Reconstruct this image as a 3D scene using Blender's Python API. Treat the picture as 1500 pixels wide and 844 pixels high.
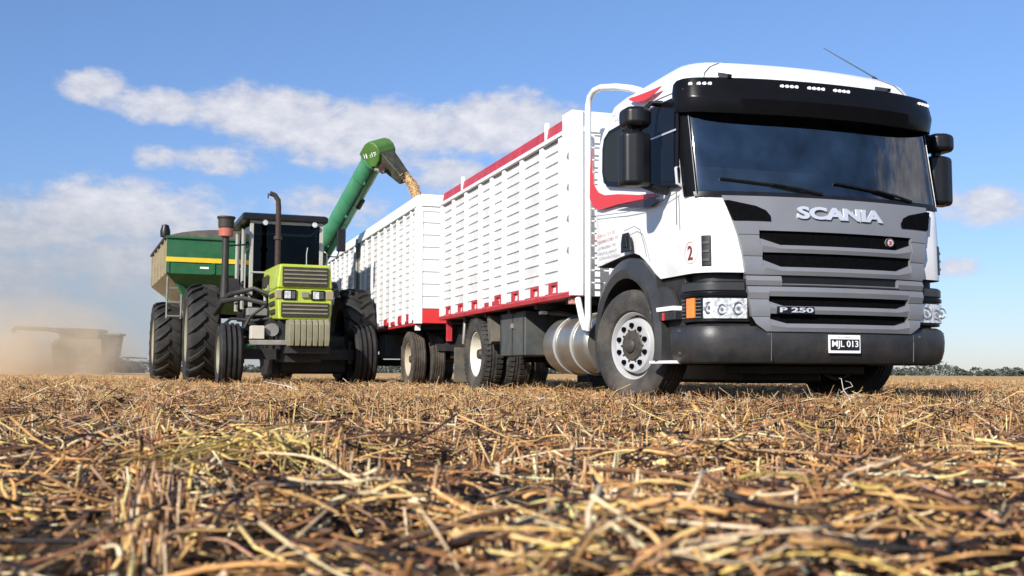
import bpy, bmesh, math, random
import numpy as np
from mathutils import Vector, Matrix

for _o in list(bpy.data.objects):
    bpy.data.objects.remove(_o, do_unlink=True)
S = bpy.context.scene
COL = S.collection
R = math.radians
PI = math.pi
rnd = random.Random(7)
nrg = np.random.default_rng(11)

# ------------------------------------------------------------------ camera
F_PX = 1580.0                     # focal length in pixels of a 1500 px wide picture
cam_d = bpy.data.cameras.new('camera')
cam_d.sensor_width = 36.0
cam_d.lens = 36.0 * F_PX / 1500.0
cam_d.clip_start = 0.05
cam_d.clip_end = 9000
cam_d.dof.use_dof = True
cam_d.dof.focus_distance = 9.0
cam_d.dof.aperture_fstop = 5.6
cam = bpy.data.objects.new('camera', cam_d)
COL.objects.link(cam)
PITCH = math.atan((546.8 - 422) / F_PX)
cam.matrix_world = (Matrix.Translation((0, 0, 0.25)) @ Matrix.Rotation(PI / 2 + PITCH, 4, 'X')
                    @ Matrix.Rotation(0.0046, 4, 'Z'))
S.camera = cam

# ------------------------------------------------------------------ light
SUN_EL = R(29)
SUN_H = Vector((-0.50, -0.866, 0)).normalized()          # horizontal direction towards the sun
sun_d = bpy.data.lights.new('sun', 'SUN')
sun_d.energy = 5.0
sun_d.angle = R(0.53)
sun_d.color = (1.0, 0.95, 0.87)
sun = bpy.data.objects.new('sun', sun_d)
COL.objects.link(sun)
to_sun = Vector((SUN_H.x * math.cos(SUN_EL), SUN_H.y * math.cos(SUN_EL), math.sin(SUN_EL)))
sun.rotation_euler = to_sun.to_track_quat('Z', 'Y').to_euler()
sun.location = (-20, -30, 40)

world = bpy.data.worlds.new('World')
S.world = world
world.use_nodes = True
wt = world.node_tree
wt.nodes.clear()
SKY_STRENGTH = 0.104
S.view_settings.view_transform = 'Standard'
S.view_settings.look = 'None'
S.view_settings.exposure = 0.5
S.view_settings.gamma = 1.0
S.view_settings.use_curve_mapping = False


class NT:
    """small helper to write node graphs"""
    def __init__(self, tree):
        self.t = tree

    def n(self, kind, **kw):
        nd = self.t.nodes.new(kind)
        for k, v in kw.items():
            if k.startswith('i_'):
                nd.inputs[k[2:].replace('_', ' ')].default_value = v
            else:
                setattr(nd, k, v)
        return nd

    def l(self, a, b):
        self.t.links.new(a, b)

    def m(self, op, a, b=None, c=None, clamp=False):
        nd = self.t.nodes.new('ShaderNodeMath')
        nd.operation = op
        nd.use_clamp = clamp
        for i, v in enumerate((a, b, c)):
            if v is None:
                continue
            if isinstance(v, (int, float)):
                nd.inputs[i].default_value = v
            else:
                self.t.links.new(v, nd.inputs[i])
        return nd.outputs[0]

    def ramp(self, fac, stops):
        nd = self.t.nodes.new('ShaderNodeValToRGB')
        el = nd.color_ramp.elements
        while len(el) < len(stops):
            el.new(0.5)
        for e, (p, c) in zip(el, stops):
            e.position = p
            e.color = (c[0], c[1], c[2], 1) if not isinstance(c, float) else (c, c, c, 1)
        self.t.links.new(fac, nd.inputs[0])
        return nd.outputs[0]

    def mix(self, fac, a, b, blend='MIX'):
        nd = self.t.nodes.new('ShaderNodeMix')
        nd.data_type = 'RGBA'
        nd.blend_type = blend
        for sock, v in ((nd.inputs[0], fac), (nd.inputs[6], a), (nd.inputs[7], b)):
            if isinstance(v, (int, float)):
                sock.default_value = v
            elif isinstance(v, tuple):
                sock.default_value = (v[0], v[1], v[2], 1)
            else:
                self.t.links.new(v, sock)
        return nd.outputs[2]


def build_sky():
    g = NT(wt)
    out = g.n('ShaderNodeOutputWorld')
    sky = g.n('ShaderNodeTexSky', sky_type='NISHITA', sun_disc=False)
    sky.sun_elevation = SUN_EL
    sky.sun_rotation = math.atan2(SUN_H.x, SUN_H.y)
    sky.altitude = 100
    sky.air_density = 1.0
    sky.dust_density = 0.2
    sky.ozone_density = 2.2
    bg = g.n('ShaderNodeBackground')
    bg.inputs['Strength'].default_value = SKY_STRENGTH
    tint = g.mix(1.0, sky.outputs[0], (0.84, 0.98, 1.15), 'MULTIPLY')
    tc = g.n('ShaderNodeTexCoord')
    sep = g.n('ShaderNodeSeparateXYZ')
    g.l(tc.outputs['Generated'], sep.inputs[0])
    az = g.m('MULTIPLY', g.m('ARCTAN2', sep.outputs[0], sep.outputs[1]), 180 / PI)
    el = g.m('MULTIPLY', g.m('ARCSINE', sep.outputs[2]), 180 / PI)
    # the bright belt of air over the horizon is thin on this clear day
    belt = g.ramp(g.m('DIVIDE', el, 40.0, clamp=True), [(0.0, (.60, .56, .66)), (.12, (.70, .67, .75)), (.35, (.82, .81, .88)), (.7, (1.0, 1.0, 1.0))])
    g.l(g.mix(1.0, tint, belt, 'MULTIPLY'), bg.inputs['Color'])
    comb = g.n('ShaderNodeCombineXYZ')
    g.l(az, comb.inputs[0]); g.l(g.m('MULTIPLY', el, 1.7), comb.inputs[1])
    nz = g.n('ShaderNodeTexNoise'); nz.inputs['Scale'].default_value = 0.30
    nz.inputs['Detail'].default_value = 8; nz.inputs['Roughness'].default_value = 0.62
    g.l(comb.outputs[0], nz.inputs['Vector'])
    nz2 = g.n('ShaderNodeTexNoise'); nz2.inputs['Scale'].default_value = 0.85
    nz2.inputs['Detail'].default_value = 6; nz2.inputs['Roughness'].default_value = 0.6
    g.l(comb.outputs[0], nz2.inputs['Vector'])
    # clouds: azimuth, elevation, half width, half height (degrees)
    blobs = CLOUDS
    dens = None
    top = None
    for (a, e, ra, re, wgt) in blobs:
        da = g.m('DIVIDE', g.m('SUBTRACT', az, a), ra)
        de0 = g.m('DIVIDE', g.m('SUBTRACT', el, e), re)
        d2 = g.m('ADD', g.m('MULTIPLY', da, da), g.m('MULTIPLY', de0, de0))
        v = g.m('MULTIPLY', g.m('SUBTRACT', 1.0, d2), wgt)
        v = g.m('MAXIMUM', v, -1.5)
        if dens is None:
            dens = v
        else:
            dens = g.m('SMOOTH_MAX', dens, v, 0.35)
    nn = g.m('MULTIPLY', g.m('SUBTRACT', nz.outputs[0], 0.5), 2.9)
    nn = g.m('ADD', nn, g.m('MULTIPLY', g.m('SUBTRACT', nz2.outputs[0], 0.5), 1.3))
    dn = g.m('ADD', dens, nn)
    mr = g.n('ShaderNodeMapRange', interpolation_type='SMOOTHSTEP')
    mr.inputs[1].default_value = -0.15; mr.inputs[2].default_value = 1.0
    mr.inputs[3].default_value = 0.0; mr.inputs[4].default_value = 0.9
    g.l(dn, mr.inputs[0])
    ccol = g.ramp(g.m('ADD', g.m('MULTIPLY', dn, 0.25), g.m('MULTIPLY', nz2.outputs[0], 0.6)),
                  [(0.2, (0.48, 0.50, 0.60)), (0.5, (0.60, 0.61, 0.68)), (0.85, (0.80, 0.79, 0.82))])
    bgc = g.n('ShaderNodeBackground'); bgc.inputs['Strength'].default_value = CLOUD_STRENGTH
    g.l(ccol, bgc.inputs['Color'])
    mx = g.n('ShaderNodeMixShader')
    g.l(mr.outputs[0], mx.inputs[0]); g.l(bg.outputs[0], mx.inputs[1]); g.l(bgc.outputs[0], mx.inputs[2])
    # greyish dusty air low over the field on the left
    da = g.m('DIVIDE', g.m('SUBTRACT', az, -26.0), 22.0)
    de = g.m('DIVIDE', el, 9.0)
    hz = g.m('SUBTRACT', 1.0, g.m('ADD', g.m('MULTIPLY', da, da), g.m('MULTIPLY', de, de)), clamp=True)
    hz = g.m('MULTIPLY', g.m('POWER', hz, 0.8), 0.85)
    bgh = g.n('ShaderNodeBackground'); bgh.inputs['Strength'].default_value = CLOUD_STRENGTH
    bgh.inputs['Color'].default_value = (0.36, 0.39, 0.44, 1)
    mx2 = g.n('ShaderNodeMixShader')
    g.l(hz, mx2.inputs[0]); g.l(mx.outputs[0], mx2.inputs[1]); g.l(bgh.outputs[0], mx2.inputs[2])
    g.l(mx2.outputs[0], out.inputs[0])


CLOUD_STRENGTH = 0.80
CLOUDS = [(-18.5, 13.4, 3.0, 1.0, 1.1), (-21.5, 14.0, 2.0, 0.9, 0.9), (-13.5, 13.4, 4.0, 1.7, 1.4), (-11.0, 12.8, 5.0, 1.6, 1.4), (-6.0, 12.9, 5.5, 1.7, 1.4), (-0.5, 13.0, 5.0, 2.0, 1.4),
          (-9.0, 11.7, 5.5, 1.2, 1.1), (-18.6, 10.7, 1.3, 0.7, 1.0), (-15.3, 10.8, 2.8, 0.8, 0.95), (-3.0, 10.4, 3.4, 1.2, 1.0), (-7.0, 11.0, 2.5, .8, .7),
          (-10.0, 8.6, 3.6, 1.2, 0.9), (-20.0, 7.8, 6.5, 2.1, 1.2), (-26.0, 7.0, 7.0, 1.8, 1.1), (-17.0, 5.6, 9.0, 2.4, 1.1), (-27.0, 4.6, 7.0, 2.4, .9),
          (24.0, 8.2, 3.2, 1.2, 1.0), (29.0, 8.4, 4.0, 1.3, 1.0), (22.5, 5.3, 1.2, 0.5, 0.7),
          (60.0, 16.0, 12.0, 4.0, 1.0), (95.0, 22.0, 18.0, 5.0, 1.0), (-60.0, 14.0, 14.0, 4.0, 1.0), (-110.0, 20.0, 20.0, 6.0, 1.0),
          (150.0, 18.0, 20.0, 5.0, 1.0)]
build_sky()

# ------------------------------------------------------------------ helpers


SPLIT = {'mirror_arm', 'marker_light', 'windscreen_pillar', 'bumper_bolt', 'bumper_seam', 'roof_seam', 'door_seam', 'hand_hole', 'wheel_nut', 'reflector', 'box_strap', 'tank_strap',
         'tank_bracket', 'lamp_grid', 'wall_rib'}


class MB:
    def __init__(self):
        self.v = []
        self.f = []
        self.M = None

    def pts(self, P):
        b = len(self.v)
        if self.M is not None:
            P = [tuple(self.M @ Vector(p)) for p in P]
        self.v.extend([tuple(p) for p in P])
        return b

    def face(self, *i):
        self.f.append(tuple(i))

    def box(self, x0, x1, y0, y1, z0, z1):
        b = self.pts([(x0, y0, z0), (x1, y0, z0), (x1, y1, z0), (x0, y1, z0), (x0, y0, z1), (x1, y0, z1), (x1, y1, z1), (x0, y1, z1)])
        for q in ((3, 2, 1, 0), (4, 5, 6, 7), (0, 1, 5, 4), (1, 2, 6, 5), (2, 3, 7, 6), (3, 0, 4, 7)):
            self.face(*[b + k for k in q])
        return self

    def hexa(self, P):
        """8 corners: 4 bottom ccw, 4 top ccw"""
        b = self.pts(P)
        for q in ((3, 2, 1, 0), (4, 5, 6, 7), (0, 1, 5, 4), (1, 2, 6, 5), (2, 3, 7, 6), (3, 0, 4, 7)):
            self.face(*[b + k for k in q])
        return self

    def loft(self, rings, closed=True, cap=True):
        n = len(rings[0])
        b = self.pts([p for r in rings for p in r])
        m = len(rings)
        for i in range(m - 1):
            for j in range(n if closed else n - 1):
                k = (j + 1) % n
                self.face(b + i * n + j, b + i * n + k, b + (i + 1) * n + k, b + (i + 1) * n + j)
        if cap and closed:
            self.face(*[b + j for j in reversed(range(n))])
            self.face(*[b + (m - 1) * n + j for j in range(n)])
        return self

    def tube(self, path, r, n=10, cap=True):
        P = [Vector(p) for p in path]
        rr = r if isinstance(r, (list, tuple)) else [r] * len(P)
        rings = []
        prev = None
        for i, p in enumerate(P):
            if i == 0:
                t = P[1] - P[0]
            elif i == len(P) - 1:
                t = P[-1] - P[-2]
            else:
                t = (P[i + 1] - p).normalized() + (p - P[i - 1]).normalized()
            t.normalize()
            if prev is None:
                u = t.orthogonal().normalized()
            else:
                u = (prev - t * prev.dot(t)).normalized()
            prev = u
            w = t.cross(u)
            rings.append([tuple(p + (u * math.cos(2 * PI * k / n) + w * math.sin(2 * PI * k / n)) * rr[i]) for k in range(n)])
        return self.loft(rings, True, cap)

    def rod(self, a, b, r, n=8):
        return self.tube([a, b], r, n)

    def bar(self, a, b, w, h, up=(0, 0, 1)):
        a, b = Vector(a), Vector(b)
        t = (b - a).normalized()
        s = t.cross(Vector(up))
        if s.length < 1e-4:
            s = t.cross(Vector((1, 0, 0)))
        s.normalize()
        u = s.cross(t)
        s = s * (w / 2); u = u * (h / 2)
        r1 = [a - s - u, a + s - u, a + s + u, a - s + u]
        r2 = [b - s - u, b + s - u, b + s + u, b - s + u]
        return self.loft([[tuple(p) for p in r1], [tuple(p) for p in r2]])

    def lathe(self, prof, c=(0, 0, 0), n=48, axis='X', closed=False):
        """prof: (along, radius)"""
        rings = []
        for k in range(n):
            a = 2 * PI * k / n
            ca, sa = math.cos(a), math.sin(a)
            ring = []
            for (t, r) in prof:
                if axis == 'X':
                    ring.append((c[0] + t, c[1] + r * ca, c[2] + r * sa))
                elif axis == 'Z':
                    ring.append((c[0] + r * ca, c[1] + r * sa, c[2] + t))
                else:
                    ring.append((c[0] + r * sa, c[1] + t, c[2] + r * ca))
            rings.append(ring)
        m = len(prof)
        b = self.pts([p for r in rings for p in r])
        for k in range(n):
            k2 = (k + 1) % n
            for j in range(m if closed else m - 1):
                j2 = (j + 1) % m
                self.face(b + k * m + j, b + k2 * m + j, b + k2 * m + j2, b + k * m + j2)
        return self

    def disc(self, c, r, axis='X', n=24, t=0.004):
        h = t / 2
        return self.lathe([(-h, 0.0001), (-h, r), (h, r), (h, 0.0001)], c, n, axis)

    def prism(self, poly, fn, d0, d1):
        """poly 2D points; fn(a,b,d) -> 3D; extruded between d0 and d1"""
        n = len(poly)
        b = self.pts([fn(a, c, d0) for a, c in poly] + [fn(a, c, d1) for a, c in poly])
        self.face(*[b + i for i in range(n)])
        self.face(*[b + n + i for i in reversed(range(n))])
        for i in range(n):
            j = (i + 1) % n
            self.face(b + i, b + n + i, b + n + j, b + j)
        return self

    def components(self):
        par = list(range(len(self.v)))

        def find(a):
            while par[a] != a:
                par[a] = par[par[a]]; a = par[a]
            return a
        for f in self.f:
            r = find(f[0])
            for k in f[1:]:
                par[find(k)] = r
        grp = {}
        for f in self.f:
            grp.setdefault(find(f[0]), []).append(f)
        out = []
        for fs in grp.values():
            m = MB(); ids = {}
            for f in fs:
                for k in f:
                    if k not in ids:
                        ids[k] = len(m.v); m.v.append(self.v[k])
                m.f.append(tuple(ids[k] for k in f))
            out.append(m)
        return out

    def build(self, name, mat, parent=None, bevel=0.0, seg=2, ang=35, loc=None):
        if name in SPLIT:
            parts = self.components()
            if len(parts) > 1:
                os_ = [p.build(name, mat, parent, bevel, seg, ang, loc) for p in parts]
                return os_[0]
        me = bpy.data.meshes.new(name)
        me.from_pydata(self.v, [], self.f)
        bm = bmesh.new(); bm.from_mesh(me)
        bmesh.ops.recalc_face_normals(bm, faces=bm.faces)
        lim = R(ang)
        for f in bm.faces:
            f.smooth = True
        for e in bm.edges:
            if len(e.link_faces) == 2:
                if e.calc_face_angle(0) > lim:
                    e.smooth = False
            else:
                e.smooth = False
        bm.to_mesh(me); bm.free()
        me.materials.append(mat)
        o = bpy.data.objects.new(name, me)
        COL.objects.link(o)
        if parent is not None:
            o.parent = parent
        if loc is not None:
            o.location = loc
        if bevel > 0:
            md = o.modifiers.new('bevel', 'BEVEL')
            md.width = bevel; md.segments = seg; md.limit_method = 'ANGLE'; md.angle_limit = R(32)
            md.harden_normals = True
        return o


def empty(name, loc, rz, label, cat, group=None):
    o = bpy.data.objects.new(name, None)
    COL.objects.link(o)
    o.empty_display_size = 0.3
    o.location = loc
    o.rotation_euler = (0, 0, rz)
    o['label'] = label; o['category'] = cat
    if group:
        o['group'] = group
    return o


def tag(o, label=None, cat=None, group=None, kind=None):
    for k, v in (('label', label), ('category', cat), ('group', group), ('kind', kind)):
        if v:
            o[k] = v
    return o


# ------------------------------------------------------------------ materials


def mat(name, col, rough=0.5, metal=0.0, var=0.12, vscale=6.0, dirt=0.0, dirt_col=(0.30, 0.22, 0.14), dscale=3.0,
        coat=0.0, bump=0.0, bscale=60.0, spec=0.5, low=None, speck=0.0):
    m = bpy.data.materials.new(name)
    m.use_nodes = True
    t = m.node_tree
    p = t.nodes['Principled BSDF']
    g = NT(t)
    tc = g.n('ShaderNodeTexCoord')
    n1 = g.n('ShaderNodeTexNoise'); n1.inputs['Scale'].default_value = vscale; n1.inputs['Detail'].default_value = 6
    g.l(tc.outputs['Object'], n1.inputs['Vector'])
    a = tuple(max(0, c * (1 - var)) for c in col); b = tuple(min(1, c * (1 + var)) for c in col)
    c = g.ramp(n1.outputs[0], [(0.3, a), (0.7, b)])
    if dirt > 0:
        n2 = g.n('ShaderNodeTexNoise'); n2.inputs['Scale'].default_value = dscale
        n2.inputs['Detail'].default_value = 9; n2.inputs['Roughness'].default_value = 0.7
        g.l(tc.outputs['Object'], n2.inputs['Vector'])
        d = g.ramp(n2.outputs[0], [(0.42, 0.0), (0.75, 1.0)])
        fac = g.m('MULTIPLY', d, dirt)
        if low is not None:        # dust splashed up from the field: more of it low down
            sp = g.n('ShaderNodeSeparateXYZ'); g.l(tc.outputs['Object'], sp.inputs[0])
            mr = g.n('ShaderNodeMapRange'); mr.inputs[1].default_value = low[1]; mr.inputs[2].default_value = low[0]
            g.l(sp.outputs[2], mr.inputs[0])
            fac = g.m('MULTIPLY', g.m('ADD', g.m('MULTIPLY', d, 0.8), 0.25), g.m('MULTIPLY', mr.outputs[0], dirt), clamp=True)
        c = g.mix(fac, c, dirt_col)
    if speck > 0:              # chipped paint and scuffs down to dark metal
        n4 = g.n('ShaderNodeTexNoise'); n4.inputs['Scale'].default_value = 7.0
        n4.inputs['Detail'].default_value = 3; n4.inputs['Distortion'].default_value = 1.2
        mp = g.n('ShaderNodeMapping'); mp.inputs['Scale'].default_value = (1, .7, 1.4)
        g.l(tc.outputs['Object'], mp.inputs[0]); g.l(mp.outputs[0], n4.inputs['Vector'])
        c = g.mix(g.m('MULTIPLY', g.ramp(n4.outputs[0], [(.69, 0.0), (.74, 1.0)]), speck), c, (.12, .10, .085))
    g.l(c, p.inputs['Base Color'])
    rr = g.m('ADD', rough - 0.06, g.m('MULTIPLY', n1.outputs[0], 0.12), clamp=True)
    g.l(rr, p.inputs['Roughness'])
    p.inputs['Metallic'].default_value = metal
    p.inputs['Coat Weight'].default_value = coat
    p.inputs['Coat Roughness'].default_value = 0.05
    p.inputs['Specular IOR Level'].default_value = spec
    if bump > 0:
        n3 = g.n('ShaderNodeTexNoise'); n3.inputs['Scale'].default_value = bscale; n3.inputs['Detail'].default_value = 4
        g.l(tc.outputs['Object'], n3.inputs['Vector'])
        bp = g.n('ShaderNodeBump'); bp.inputs['Strength'].default_value = bump; bp.inputs['Distance'].default_value = 0.01
        g.l(n3.outputs[0], bp.inputs['Height'])
        g.l(bp.outputs[0], p.inputs['Normal'])
    return m


def glass_mat(name, tint, refl=0.05, rough=0.02, fres=0.85):
    m = bpy.data.materials.new(name); m.use_nodes = True
    t = m.node_tree; t.nodes.clear(); g = NT(t)
    out = g.n('ShaderNodeOutputMaterial')
    tr = g.n('ShaderNodeBsdfTransparent'); tr.inputs[0].default_value = (*tint, 1)
    gl = g.n('ShaderNodeBsdfGlossy'); gl.inputs['Roughness'].default_value = rough
    gl.inputs[0].default_value = (1, 1, 1, 1)
    lw = g.n('ShaderNodeLayerWeight'); lw.inputs[0].default_value = 0.28
    nz = g.n('ShaderNodeTexNoise'); nz.inputs['Scale'].default_value = 4
    tc = g.n('ShaderNodeTexCoord'); g.l(tc.outputs['Object'], nz.inputs['Vector'])
    f = g.m('ADD', g.m('MULTIPLY', lw.outputs['Fresnel'], fres), g.m('MULTIPLY', nz.outputs[0], refl), clamp=True)
    mx = g.n('ShaderNodeMixShader'); g.l(f, mx.inputs[0]); g.l(tr.outputs[0], mx.inputs[1]); g.l(gl.outputs[0], mx.inputs[2])
    g.l(mx.outputs[0], out.inputs[0])
    return m


M = dict(
    white=mat('white_truck_paint', (0.80, 0.80, 0.79), 0.30, var=0.02, vscale=2, dirt=0.6, dscale=3.5, coat=0.5, low=(0.9, 1.9)),
    wall=mat('white_box_paint', (0.80, 0.80, 0.79), 0.42, var=0.05, vscale=3.0, dirt=0.30, dirt_col=(0.42, 0.38, 0.32), dscale=3.0, coat=0.15),
    board=mat('white_side_boards', (0.64, 0.64, 0.63), 0.48, var=0.06, vscale=2.0, dirt=0.42, dirt_col=(0.34, 0.29, 0.23), dscale=4.5, coat=0.1, speck=0.8),  # greyer than the posts: shade of the slats put into the colour, plus dirt
    wtube=mat('white_tube_paint', (0.80, 0.80, 0.79), 0.3, var=0.02, coat=0.4),
    red=mat('red_sill_paint', (0.42, 0.02, 0.03), 0.42, var=0.15, dirt=0.25, dirt_col=(0.40, 0.22, 0.2), dscale=7),
    decal=mat('red_decal', (0.60, 0.035, 0.035), 0.35, var=0.04),
    decaldark=mat('dark_decal', (0.035, 0.02, 0.025), 0.35, var=0.04),
    ink=mat('faded_red_ink', (0.45, 0.10, 0.10), 0.5, var=0.3),
    inkgrey=mat('grey_ink', (0.22, 0.18, 0.18), 0.5, var=0.3),
    silver=mat('silver_grille_paint', (0.185, 0.19, 0.205), 0.38, metal=0.15, var=0.06, vscale=3, dirt=0.15, dscale=5, coat=0.2),
    letter=mat('polished_letters', (0.62, 0.64, 0.68), 0.28, metal=0.35, var=0.03),
    black=mat('black_plastic', (0.009, 0.009, 0.010), 0.38, var=0.2, vscale=8, spec=0.35),
    gloss=mat('black_gloss', (0.006, 0.006, 0.007), 0.22, var=0.1, spec=0.12),
    mesh=mat('grille_mesh', (0.0025, 0.0025, 0.003), 0.7, var=0.4, vscale=30, spec=0.05),
    bumper=mat('bumper_plastic', (0.022, 0.022, 0.024), 0.42, var=0.15, vscale=10, dirt=0.35, dirt_col=(0.10, 0.085, 0.065), dscale=4, bump=0.15, bscale=140),
    fender=mat('fender_plastic', (0.026, 0.026, 0.028), 0.40, var=0.15, dirt=0.30, dirt_col=(0.10, 0.085, 0.07), dscale=5),
    chassis=mat('chassis_black', (0.014, 0.014, 0.014), 0.6, var=0.3, dirt=0.35, dirt_col=(0.07, 0.055, 0.04), dscale=5),
    boxgrey=mat('toolbox_grey', (0.060, 0.066, 0.066), 0.5, var=0.2, dirt=0.5, dirt_col=(0.16, 0.14, 0.11), dscale=4, bump=0.2),
    flap=mat('mudflap_rubber', (0.09, 0.08, 0.065), 0.75, var=0.25, dirt=0.6, dirt_col=(0.2, 0.16, 0.11), dscale=5),
    alu=mat('aluminium_tank', (0.52, 0.49, 0.43), 0.34, metal=0.85, var=0.10, vscale=5, dirt=0.35, dirt_col=(0.3, 0.24, 0.16), dscale=3),
    rim=mat('silver_rim', (0.58, 0.58, 0.58), 0.36, metal=0.35, var=0.06, dirt=0.3, dirt_col=(0.3, 0.26, 0.2), dscale=7),
    rimcream=mat('cream_rim', (0.70, 0.66, 0.56), 0.5, var=0.08, dirt=0.5, dirt_col=(0.33, 0.25, 0.16), dscale=6),
    rimdust=mat('dusty_rim', (0.46, 0.40, 0.30), 0.6, var=0.15, dirt=0.6, dirt_col=(0.3, 0.22, 0.14), dscale=6),
    hub=mat('hub_grease_and_rim_shade', (0.035, 0.032, 0.028), 0.5, var=0.3, dirt=0.5, dirt_col=(0.15, 0.11, 0.07), dscale=14),
    tyre=mat('tyre_rubber', (0.030, 0.028, 0.026), 0.72, var=0.2, vscale=4, dirt=0.8, dirt_col=(0.14, 0.115, 0.088), dscale=3, bump=0.2, bscale=90),
    tyredust=mat('dusty_tyre_rubber', (0.045, 0.038, 0.030), 0.8, var=0.25, vscale=4, dirt=0.8, dirt_col=(0.15, 0.115, 0.08), dscale=4, bump=0.2, bscale=90),
    agtyre=mat('tractor_tyre_rubber', (0.010, 0.0095, 0.009), 0.7, var=0.25, vscale=4, dirt=0.45, dirt_col=(0.06, 0.048, 0.036), dscale=4, bump=0.2),
    lime=mat('lime_tractor_paint', (0.37, 0.46, 0.035), 0.4, var=0.08, dirt=0.35, dirt_col=(0.36, 0.33, 0.12), dscale=5, coat=0.2),
    grilldk=mat('tractor_grille_dark', (0.030, 0.024, 0.018), 0.7, var=0.3),
    khaki=mat('weight_paint', (0.20, 0.19, 0.12), 0.6, var=0.15, dirt=0.4, dirt_col=(0.28, 0.22, 0.14), dscale=7),
    agwhite=mat('cab_frame_paint', (0.36, 0.36, 0.33), 0.5, var=0.08, dirt=0.4, dirt_col=(0.3, 0.26, 0.2), dscale=5),
    aggrey=mat('bare_grey_metal', (0.24, 0.24, 0.22), 0.5, metal=0.3, var=0.2, dirt=0.4, dscale=7),
    rust=mat('rusty_pipe', (0.038, 0.019, 0.014), 0.75, var=0.4, vscale=14, dirt=0.4, dirt_col=(0.03, 0.02, 0.018), dscale=9),
    jar=mat('red_precleaner', (0.42, 0.10, 0.075), 0.4, var=0.15, dirt=0.4, dscale=6),
    green=mat('green_cart_paint', (0.014, 0.108, 0.038), 0.42, var=0.12, dirt=0.25, dirt_col=(0.14, 0.15, 0.08), dscale=2.5, coat=0.1),
    augreen=mat('green_auger_paint', (0.045, 0.225, 0.115), 0.42, var=0.12, dirt=0.35, dirt_col=(0.16, 0.22, 0.14), dscale=2.5, coat=0.1),
    olive=mat('olive_auger_head', (0.055, 0.15, 0.025), 0.45, var=0.2, dirt=0.2, dscale=4),
    stream=mat('falling_grain', (0.50, 0.32, 0.16), 0.9, var=0.22, vscale=25),
    yellow=mat('yellow_stripe', (0.75, 0.50, 0.03), 0.4, var=0.06),
    beige=mat('dusty_beige_panel', (0.27, 0.225, 0.14), 0.7, var=0.2, vscale=4, dirt=0.5, dirt_col=(0.25, 0.2, 0.1), dscale=4),
    tarp=mat('grey_tarp', (0.085, 0.080, 0.072), 0.8, var=0.2, dirt=0.3),
    spout=mat('dark_spout', (0.026, 0.030, 0.020), 0.6, var=0.3, dirt=0.4, dirt_col=(0.2, 0.15, 0.09), dscale=7),
    grain=mat('soy_grain', (0.60, 0.37, 0.16), 0.8, var=0.3, vscale=40, bump=0.6, bscale=60),
    amber=mat('amber_lens', (0.85, 0.22, 0.03), 0.25, var=0.1, vscale=30, coat=0.5),
    redlens=mat('red_lens', (0.5, 0.03, 0.03), 0.25, var=0.1, vscale=30, coat=0.5),
    lens=mat('clear_lamp_lens', (0.66, 0.67, 0.67), 0.16, metal=0.35, var=0.5, vscale=34, coat=1.0, bump=.5, bscale=50),
    led=mat('white_marker_lens', (0.9, 0.9, 0.9), 0.2, var=0.02, coat=0.6),
    plate=mat('white_plate_border', (0.80, 0.80, 0.80), 0.4, var=0.05),
    plateblk=mat('black_plate_field', (0.012, 0.012, 0.014), 0.4, var=0.1),
    seam=mat('dark_seam', (0.10, 0.10, 0.10), 0.8, var=0.1),
    interior=mat('cab_interior', (0.34, 0.35, 0.37), 0.8, var=0.2),
    dash=mat('dashboard_black', (0.010, 0.010, 0.011), 0.7, var=0.2),
    darkpane=mat('smoked_side_glass', (0.006, 0.008, 0.014), 0.12, var=0.3, vscale=2, spec=0.10),
    sleeper=mat('dark_quarter_panel', (0.022, 0.024, 0.020), 0.4, var=0.2, vscale=3, spec=0.12),
    combine=mat('old_combine_paint', (0.16, 0.15, 0.09), 0.6, var=0.15, vscale=0.7, dirt=0.3, dscale=0.6),
    combinedk=mat('combine_dark', (0.05, 0.05, 0.04), 0.7, var=0.2, vscale=0.7),
)
M['shield'] = glass_mat('tinted_windscreen', (0.58, 0.63, 0.64), 0.26)
M['cabglass'] = glass_mat('tractor_glass', (0.13, 0.14, 0.14), 0.01, 0.02, 0.3)

# ------------------------------------------------------------------ the field


def ground_z(x, y):
    """gentle field relief, numpy friendly"""
    r = np.sqrt(x * x + y * y)
    z = 0.012 * np.sin(x * 2.1 + 0.7 * y) + 0.010 * np.sin(1.3 * y - 1.7 * x + 1.0) + 0.008 * np.sin(4.3 * x + 1.1) * np.sin(3.7 * y)
    z = z + 0.026 * np.sin(9.1 * x + 2.0 * np.sin(5.3 * y)) * np.sin(11.3 * y + 1.7 * np.sin(6.1 * x)) + 0.010 * np.sin(19 * x - 13 * y + 2 * np.sin(7 * y)) * np.sin(23 * y + 1)
    fade = np.clip((r - 4.0) / 6.0, 0, 1)
    return z * (1 - 0.7 * fade) - 0.012


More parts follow.
